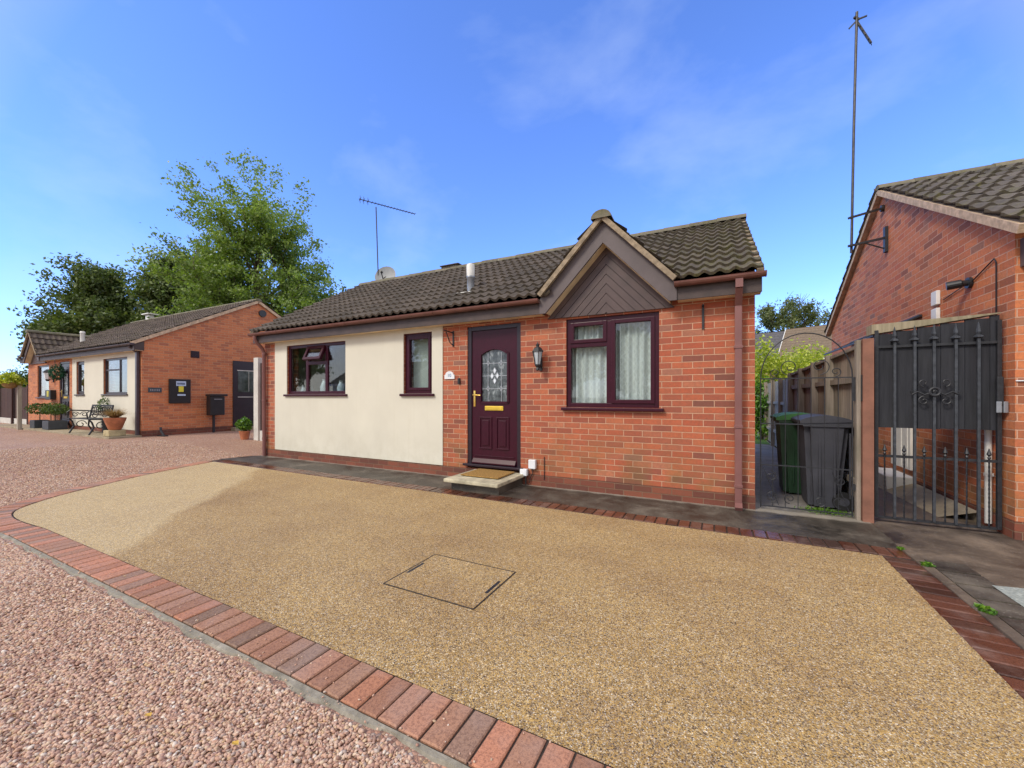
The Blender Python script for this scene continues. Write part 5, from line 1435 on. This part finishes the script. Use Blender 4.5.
m.build('scrollwork', M['black_metal'], t, smooth=True)
m = MB(); m.box(a1, a1+.025, gy-.012, gy+.012, 1.2, 1.44); m.box(a1, a1+.025, gy-.012, gy+.012, .3, .36); m.build('hinge', M['black_metal'], t)

# ------------------------------------------------------------------ wheelie bins
def wheelie(label, x0, y0, body, lid, name='wheelie_bin', D=.49):
    """front of the bin faces -X, hinge, handle and wheels on the fence side (+X)"""
    W, Hh = .56, .97
    t = thing(name, label, 'wheelie bin', (x0+D/2, y0+W/2, .01), 'wheelie bins by the fence')
    m = MB(); i_ = .055
    def ring(e, z, xe=0): return [(x0+e, y0+e, z), (x0+D-e-xe, y0+e, z), (x0+D-e-xe, y0+W-e, z), (x0+e, y0+W-e, z)]
    r0, r1, r2, r3 = ring(i_, .03, .03), ring(.012, Hh-.06), ring(-.008, Hh-.055), ring(-.008, Hh)
    bm = bmesh.new(); vs = [bm.verts.new(p) for p in r0+r1+r2+r3]
    for k in range(3):
        for j in range(4): bm.faces.new([vs[4*k+j], vs[4*k+(j+1) % 4], vs[4*k+4+(j+1) % 4], vs[4*k+4+j]])
    bm.faces.new(vs[0:4][::-1]); bm.faces.new(vs[12:16])
    bmesh.ops.bevel(bm, geom=[e for e in bm.edges if abs(e.verts[0].co.z-e.verts[1].co.z) > .3], offset=.05, segments=4, affect='EDGES')
    m.bm(bm)
    for j in range(3): m.box(x0+.14+j*.13, x0+.155+j*.13, y0+.012+.0, y0+.03, .15, Hh-.12)
    m.build('body', body, t)
    m = MB(); n = 10; P = []
    for j in range(n+1):
        s_ = j/n; P.append((x0-.035+(D+.05)*s_, Hh+.012+.055*math.sin(math.pi*s_)**.7))
    m.prism(P + [(P[-1][0], Hh+.002), (P[0][0], Hh+.002-.025), (P[0][0]-.002, Hh+.002)], 'Y', y0-.02, y0+W+.02)
    m.build('lid', lid, t)
    m = MB(); m.tube([(x0+D+.01, y0+.06, Hh-.02), (x0+D+.07, y0+.06, Hh), (x0+D+.07, y0+W-.06, Hh), (x0+D+.01, y0+W-.06, Hh-.02)], .015, 8); m.build('handle', lid, t)
    for yy in (y0+.015, y0+W-.07):
        m = MB(); m.tube([(x0+D-.06, yy, .11), (x0+D-.06, yy+.055, .11)], .10, 20); w_ = m.build('wheel', M['rubber'], t)
        m = MB(); m.tube([(x0+D-.06, yy-.004, .11), (x0+D-.06, yy+.059, .11)], .045, 12); m.build('hub', M['grey_bin'], w_)
    return t
wheelie('dark charcoal wheelie bin just behind the arched gate', .885, 5.40, M['grey_bin'], M['grey_bin'], D=.42)
wheelie('green wheelie bin behind the charcoal one', .735, 6.02, M['green_bin'], M['green_lid'])

# ------------------------------------------------------------------ aerial and dish on the main roof
t = thing('tv_aerial', 'long television aerial on a thin mast above the main ridge', 'aerial', (-8.1, 8.05, 4.0))
MB().tube([(-8.22, 8.07, 3.9), (-8.33, 8.07, 6.49)], .015, 8).build('mast', M['dull_steel'], t)
m = MB(); A = Vector((-8.41, 7.55, 6.50)); B = Vector((-7.65, 8.884, 6.49)); m.bar(A, B, .018, .018)
d_ = (B-A).normalized(); s_ = d_.cross(Vector((0,0,1))).normalized()
for i in range(15):
    c_ = A.lerp(B, .22 + .78*i/14); m.bar(c_-s_*.07, c_+s_*.07, .007, .007)
for q in (.02, .08, .15):
    c_ = A.lerp(B, q); m.bar(c_-s_*.12, c_+s_*.12, .008, .008); m.bar(c_+Vector((0,0,-.10)), c_+Vector((0,0,.10)), .008, .008)
m.build('boom', M['dull_steel'], t)
t = thing('satellite_dish', 'round grey satellite dish just behind the roof ridge', 'satellite dish', (-8.05, 8.1, 4.3))
dc = Vector((-8.04, 8.15, 4.55)); dn = Vector((.35, -1, .25)).normalized(); du = dn.cross(Vector((0,0,1))).normalized(); dv = du.cross(dn).normalized()
m = MB(); V = [dc]; n = 24
for r_, dd in ((.10,.004),(.20,.018),(.30,.045)):
    for j in range(n): V.append(dc + (du*math.cos(2*math.pi*j/n) + dv*math.sin(2*math.pi*j/n)*.95)*r_ + dn*dd)
Fc = [(0, 1+j, 1+(j+1) % n) for j in range(n)]
for k in range(2): Fc += [(1+k*n+j, 1+(k+1)*n+j, 1+(k+1)*n+(j+1) % n, 1+k*n+(j+1) % n) for j in range(n)]
m.add(V, Fc); m.build('reflector', M['dish'], t, smooth=True, recalc=False)
m = MB(); m.bar(dc - dv*.28, dc - dv*.02 + dn*.30, .02, .02); m.build('arm', M['black_metal'], t)
m = MB(); m.tube([dc + dn*.24 - dv*.02, dc + dn*.33 - dv*.02], .03, 10); m.build('receiver', M['black_plastic'], t)
m = MB(); m.tube([(-8.24, 8.08, 4.3), (-8.1, 8.12, 4.5), dc-dn*.01], .018, 8); m.build('bracket', M['dull_steel'], t)

# ------------------------------------------------------------------ trees
def tree(name, label, base, H, spec, lmat, nleaf, lsize, seed, group=None, cat='tree', clump=.9, trunk_r=.2, limbs=9, open_=.5, fan=.55, crown_c=.62, rx=3.5, rz=3.5, lift=0.0, sub=7):
    """recursive limbs grown inside an ellipsoid, leaf clumps at their tips"""
    r = random.Random(seed); nr = np.random.default_rng(seed)
    t = thing(name, label, cat, base, group); bx, by, bz = base
    m = MB(); tips = []
    cz = bz + H - rz; 
    def grow(p, d, L, rad, depth):
        pts = [p]; q = p.copy(); dd = d.copy()
        for i in range(4):
            dd = (dd + Vector((r.uniform(-.22,.22), r.uniform(-.22,.22), r.uniform(-.08,.20)))).normalized()
            q = q + dd*L/4; pts.append(q.copy())
        m.tube(pts, [rad*(1-.13*i) for i in range(5)], 6 if depth > 1 else 4, cap=False)
        if depth == 0: tips.append((q, dd)); tips.append((pts[2], dd)); return
        n = 3 if depth > 1 else 3
        for k in range(n):
            a = r.uniform(0, 2*math.pi); s_ = Vector((math.cos(a), math.sin(a), r.uniform(-.25,.55)))
            nd = (dd*1.0 + s_*r.uniform(.5,.95)).normalized()
            st_ = pts[r.choice((2,3,4))]
            e = ((st_.x-bx)/rx)**2 + ((st_.y-by)/rx)**2 + ((st_.z-cz)/rz)**2
            if e > 1.15: nd = (nd + (Vector((bx,by,cz))-st_).normalized()*.5).normalized()
            grow(st_, nd, L*r.uniform(.58,.78), rad*.55, depth-1)
        tips.append((q, dd))
    th_ = max(.5, cz - bz - rz*crown_c)
    top = Vector((bx + r.uniform(-.2,.2), by, bz+th_))
    m.tube([Vector((bx,by,bz-.1)), Vector((bx,by,bz+th_*.5)), top, top+Vector((0.1,0,rz*.6)), top+Vector((0,.1,rz*1.2))], [trunk_r*1.15, trunk_r, trunk_r*.8, trunk_r*.5, trunk_r*.25], 10)
    for k in range(limbs):
        a = 2*math.pi*(k/limbs) + r.uniform(-.3,.3); h = r.random()
        st_ = Vector((bx,by,bz+th_+rz*.95*h)); fl_ = fan*(1.25-.6*h)
        d = Vector((math.cos(a)*fl_, math.sin(a)*fl_, 1-.25*fl_)).normalized()
        grow(st_, d, rx*(.62-.16*h)*1.05, trunk_r*.42, 2)
    m.build('trunk', M['bark'], t, recalc=False)
    tips = [(p, d) for p, d in tips if ((p.x-bx)/rx)**2 + ((p.y-by)/rx)**2 + ((p.z-cz)/rz)**2 < r.uniform(.85, 1.12)]
    T = np.array([p[:] for p, _ in tips]); Dn = np.array([d[:] for _, d in tips])
    # filler clumps through the crown volume
    nf = int(len(T)*open_)
    g = nr.normal(size=(nf,3)); g /= np.linalg.norm(g, axis=1)[:,None]
    lump = 1 + .16*np.sin(g[:,0]*4.1+seed) + .12*np.cos(g[:,1]*5.3+seed*2) + .12*np.sin(g[:,2]*6+seed)
    FP = np.array([bx,by,cz]) + g*(nr.uniform(.45,.98,nf)*lump)[:,None]*np.array([rx,rx,rz])
    T = np.concatenate([T, FP]); Dn = np.concatenate([Dn, g])
    k = max(1, nleaf//len(T)); idx = np.repeat(np.arange(len(T)), k)
    off = nr.normal(size=(len(idx),3))*clump*np.array([.42,.42,.26])
    off += Dn[idx]*(nr.normal(size=(len(idx),1))*clump*.4)
    P = T[idx] + off
    leaves('crown', P, lsize, lmat, t, nr)
    return t
b = at(256, 20); tree('maple_tree', 'tall airy green maple behind the two bungalows', (b.x, b.y, .1), 12.7, 0, M['leaf_maple'], 72000, .125, 41, clump=.42, trunk_r=.18, limbs=24, open_=.85, fan=.8, rx=3.95, rz=5.5, crown_c=.95)
b = at(103, 27); tree('evergreen_tree', 'dark dense tree behind the left bungalow, nearest the left edge', (b.x, b.y, .1), 9.6, 0, M['leaf_dark'], 52000, .19, 8, group='dark trees behind the left bungalow', clump=.65, trunk_r=.25, limbs=12, open_=.9, rx=2.8, rz=3.6)
b = at(52, 27); tree('evergreen_tree', 'small dark tree low at the left of the dense tree', (b.x, b.y, .1), 6.9, 0, M['leaf_dark'], 14000, .19, 18, group='dark trees behind the left bungalow', clump=.5, trunk_r=.15, limbs=8, open_=.6, rx=1.2, rz=2.2)
b = at(183, 28); tree('evergreen_tree', 'dark bushy tree between the dense tree and the airy maple', (b.x, b.y, .1), 10.8, 0, M['leaf_dark'], 42000, .19, 13, group='dark trees behind the left bungalow', clump=.7, trunk_r=.25, limbs=11, open_=.8, rx=3.0, rz=3.4)
b = at(225, 30); tree('evergreen_tree', 'dark tree showing low behind the base of the airy maple', (b.x, b.y, .1), 9.0, 0, M['leaf_mid'], 26000, .19, 15, group='dark trees behind the left bungalow', clump=.8, trunk_r=.25, limbs=9, open_=.8, rx=3.2, rz=3.2)
b = at(347, 19); tree('small_tree', 'small light green tree peeping over the left end of the main roof', (b.x, b.y, .1), 6.15, 0, M['leaf_mid'], 8000, .15, 23, clump=.45, trunk_r=.10, limbs=8, open_=.5, rx=1.3, rz=2.0)
# what the front windows mirror: trees and a house on the other side of the yard
for i, (x, y, h, rx_) in enumerate(((-5.5,-20,6.0,2.2), (-23,-21,8.5,3.2), (-37,-15,7.0,2.8), (-9,-19,6.8,2.4))):
    tree('yard_tree', ['small round tree opposite, mirrored in the net curtained window', 'large tree opposite, mirrored in the narrow window', 'tree opposite, mirrored at the left end of the three light window', 'tree opposite, mirrored at the right of the net curtained window'][i], (x, y, 0), h, 0, M['leaf_mid'], 7000, .34, 70+i, group='trees across the yard', clump=.6, trunk_r=.2, limbs=9, open_=.6, rx=rx_, rz=h*.36)
b = at(791, 44); tree('spreading_tree', 'spindly olive tree above the far houses in the gap', (b.x, b.y, 0), 12.2, 0, M['leaf_olive'], 11000, .20, 37, clump=.50, trunk_r=.22, limbs=15, open_=.10, fan=1.1, rx=4.2, rz=3.9)
# golden hedge and shrubs in the gap
def bush(name, label, px, zc, w, h, mat, n, size, seed, group='shrubs in the gap beyond the bins', zb=0.0, cat='shrub'):
    b = at(px, zc); t = thing(name, label, cat, (b.x, b.y, zb), group)
    m = MB(); r = random.Random(seed)
    for k in range(6):
        a = r.uniform(0,6.28); m.tube([(b.x,b.y,zb),(b.x+.3*w*math.cos(a),b.y+.3*w*math.sin(a),zb+h*.7)], [.03,.01], 5)
    m.build('stems', M['bark'], t)
    nr = np.random.default_rng(seed); K = 26
    g = nr.normal(size=(K,3)); g /= np.linalg.norm(g,axis=1)[:,None]; C = np.array([b.x,b.y,zb+h*.52]) + g*nr.uniform(.45,.85,(K,1))*np.array([w/2,w/2,h*.5])
    idx = np.repeat(np.arange(K), n//K); P = C[idx] + nr.normal(size=(len(idx),3))*np.array([w,w,h])*.085
    P[:,2] = np.maximum(P[:,2], zb+.03)
    leaves('foliage', P, size, mat, t, nr); return t
bush('golden_shrub', 'bright yellow green bush left of the gap beside the brick corner', 764, 14, 1.6, 3.2, M['leaf_yellow'], 6500, .10, 41)
bush('golden_shrub', 'bright yellow green bush in the middle of the gap', 783, 15, 2.0, 3.15, M['leaf_yellow'], 8000, .10, 42)
bush('golden_shrub', 'yellow green bush against the right gable edge', 808, 16, 2.4, 3.15, M['leaf_yellow'], 7000, .11, 43)
bush('green_shrub', 'dark green lower shrub behind the arched gate at left', 762, 11.5, 1.0, 1.7, M['leaf_bright'], 5000, .08, 44)
bush('dry_shrub', 'brownish dry flower head shrub above the pale fence', 767, 12.6, .55, 2.05, M['leaf_dry'], 2200, .06, 45)
bush('hedge', 'mid green hedge rising above the dark fence at far left', 4, 24.5, 4.8, 3.0, M['leaf_mid'], 12000, .12, 46, group='hedge at far left', zb=.15, cat='hedge')
bush('hedge', 'green hedge continuing right of the first behind the dark fence', 22, 25.5, 3.2, 2.7, M['leaf_mid'], 9000, .12, 47, group='hedge at far left', zb=.15, cat='hedge')
# weeds in the paving joints and a mossy clump by the bin
for i, (x, y, s_) in enumerate(((1.365, 3.90, .034), (1.375, 3.22, .036), (1.37, 3.28, .02), (1.33, 4.25, .018))):
    t = thing('weed', ['small bright weed at the far end of the wet block edging', 'bright weed midway along the right block edging', 'tiny weed sprig beside the midway weed', 'faint weed sprig near the edging corner'][i], 'weed', (x, y, .015), 'weeds in the paving joint')
    leaf_cloud('leaves', (x, y, .02+s_*.4), s_, 90, .022, M['leaf_bright'], t, .45, seed=60+i)
nm = np.random.default_rng(9).normal(size=(900,3))*np.array([.085,.05,.006])+np.array([1.06,5.30,.022]); nm[:,2] = np.abs(nm[:,2])
mo = leaves('moss', nm, .02, M['leaf_bright'], None, np.random.default_rng(4)); tag(mo, kind='stuff')
# two yellow leaves on the gravel
for i, (x, y) in enumerate(((-1.93, .72), (-1.50, .80))):
    m = MB(); m.add([(x-.016,y,.024),(x,y-.010,.028),(x+.018,y+.003,.024),(x+.002,y+.012,.027)], [(0,1,2,3)])
    tag(m.build('fallen_leaf', M['leaf_fallen'], loc=(x,y,.024)), ['yellow fallen leaf on the foreground gravel, left one', 'yellow fallen leaf on the foreground gravel, right one'][i], 'leaf', 'fallen leaves')

# ------------------------------------------------------------------ far houses in the gap
def far_house(label, px, zc, w, d, eave, ridge, yaw, rm, wm, wins, seed):
    b = at(px, zc) if zc > 0 else Vector((-27, -15, 0)); t = thing('house', label, 'house', (b.x, b.y, 0), 'houses beyond the gap' if zc > 0 else None)
    ca, sa = math.cos(yaw), math.sin(yaw)
    def T(x, y, z): return (b.x + x*ca - y*sa, b.y + x*sa + y*ca, z)
    def put(m): m.v = [T(*p) for p in m.v]; return m
    m = MB(); m.box(-w/2, w/2, 0, d, 0, eave)
    for xx in (-w/2, w/2-.2): m.prism([(0, eave), (d, eave), (d/2, ridge-.12)], 'X', xx, xx+.2)
    put(m).build('wall', wm, t)
    m = MB(); o = .3; sl_ = (ridge-eave)/(d/2)
    for (y0_, y1_) in ((-o, d/2), (d+o, d/2)):
        z0_ = eave - o*sl_
        nrow = 12
        for i in range(nrow):
            ya_ = y0_+(y1_-y0_)*i/nrow; yb_ = y0_+(y1_-y0_)*(i+1.15)/nrow; za = z0_+(ridge-z0_)*i/nrow+.06; zb_ = z0_+(ridge-z0_)*(i+1.15)/nrow+.02
            m.add([(-w/2-.25,ya_,za),(w/2+.25,ya_,za),(w/2+.25,yb_,zb_),(-w/2-.25,yb_,zb_),(-w/2-.25,ya_,za-.06),(w/2+.25,ya_,za-.06)], [(0,1,2,3),(4,5,1,0)])
    put(m).build('roof', rm, t)
    m = MB(); z0_ = eave - o*sl_
    for xx in (-w/2-.27, w/2+.25):
        m.bar((xx,-o,z0_-.06),(xx,d/2,ridge-.06),.05,.22); m.bar((xx,d+o,z0_-.06),(xx,d/2,ridge-.06),.05,.22)
    m.box(-w/2-.2, w/2+.2, -o-.03, -o-.001, z0_-.16, z0_+.02); put(m).build('bargeboard', M['white_paint'], t)
    for (wx, wz, ww, wh, side) in wins:
        if side == 'f': f_ = MB(); f_.box(wx, wx+ww, -.06, -.003, wz, wz+wh); g_ = MB(); g_.box(wx+.1, wx+ww-.1, -.068, -.061, wz+.1, wz+wh-.1)
        else: f_ = MB(); f_.box(-w/2-.06, -w/2-.003, wx, wx+ww, wz, wz+wh); g_ = MB(); g_.box(-w/2-.068, -w/2-.061, wx+.1, wx+ww-.1, wz+.1, wz+wh-.1)
        fo_ = put(f_).build('window', M['white_paint'], t); put(g_).build('pane', M['door_glass'], fo_)
    return t
far_house('brown roofed house with a small brick gable beyond the golden bushes', 822, 34, 6.0, 5.0, 4.9, 7.7, R(-22), simple('brown_roof', (.17,.125,.085), .8, var=.25), M['brick'], [(-2.2,2.6,1.4,1.2,'f'), (1.9,3.0,1.2,1.2,'s')], 1)
far_house('grey roofed house with a white window wall close beside the brick corner', 748, 38, 5.2, 6.0, 4.6, 7.6, R(-18), simple('slate_grey_roof', (.09,.085,.09), .7, var=.3), M['white_paint'], [(.9,3.0,1.3,1.2,'f'), (-1.6,3.0,1.3,1.2,'f')], 2)

far_house('pale rendered house opposite, mirrored in the three light window', 512, -1, 9.0, 6.0, 2.6, 4.4, R(180), M['tiles'], M['render'], [(-3.2,1.0,1.6,1.2,'f'), (.4,.2,.95,2.0,'f'), (2.2,1.0,1.4,1.2,'f')], 3)
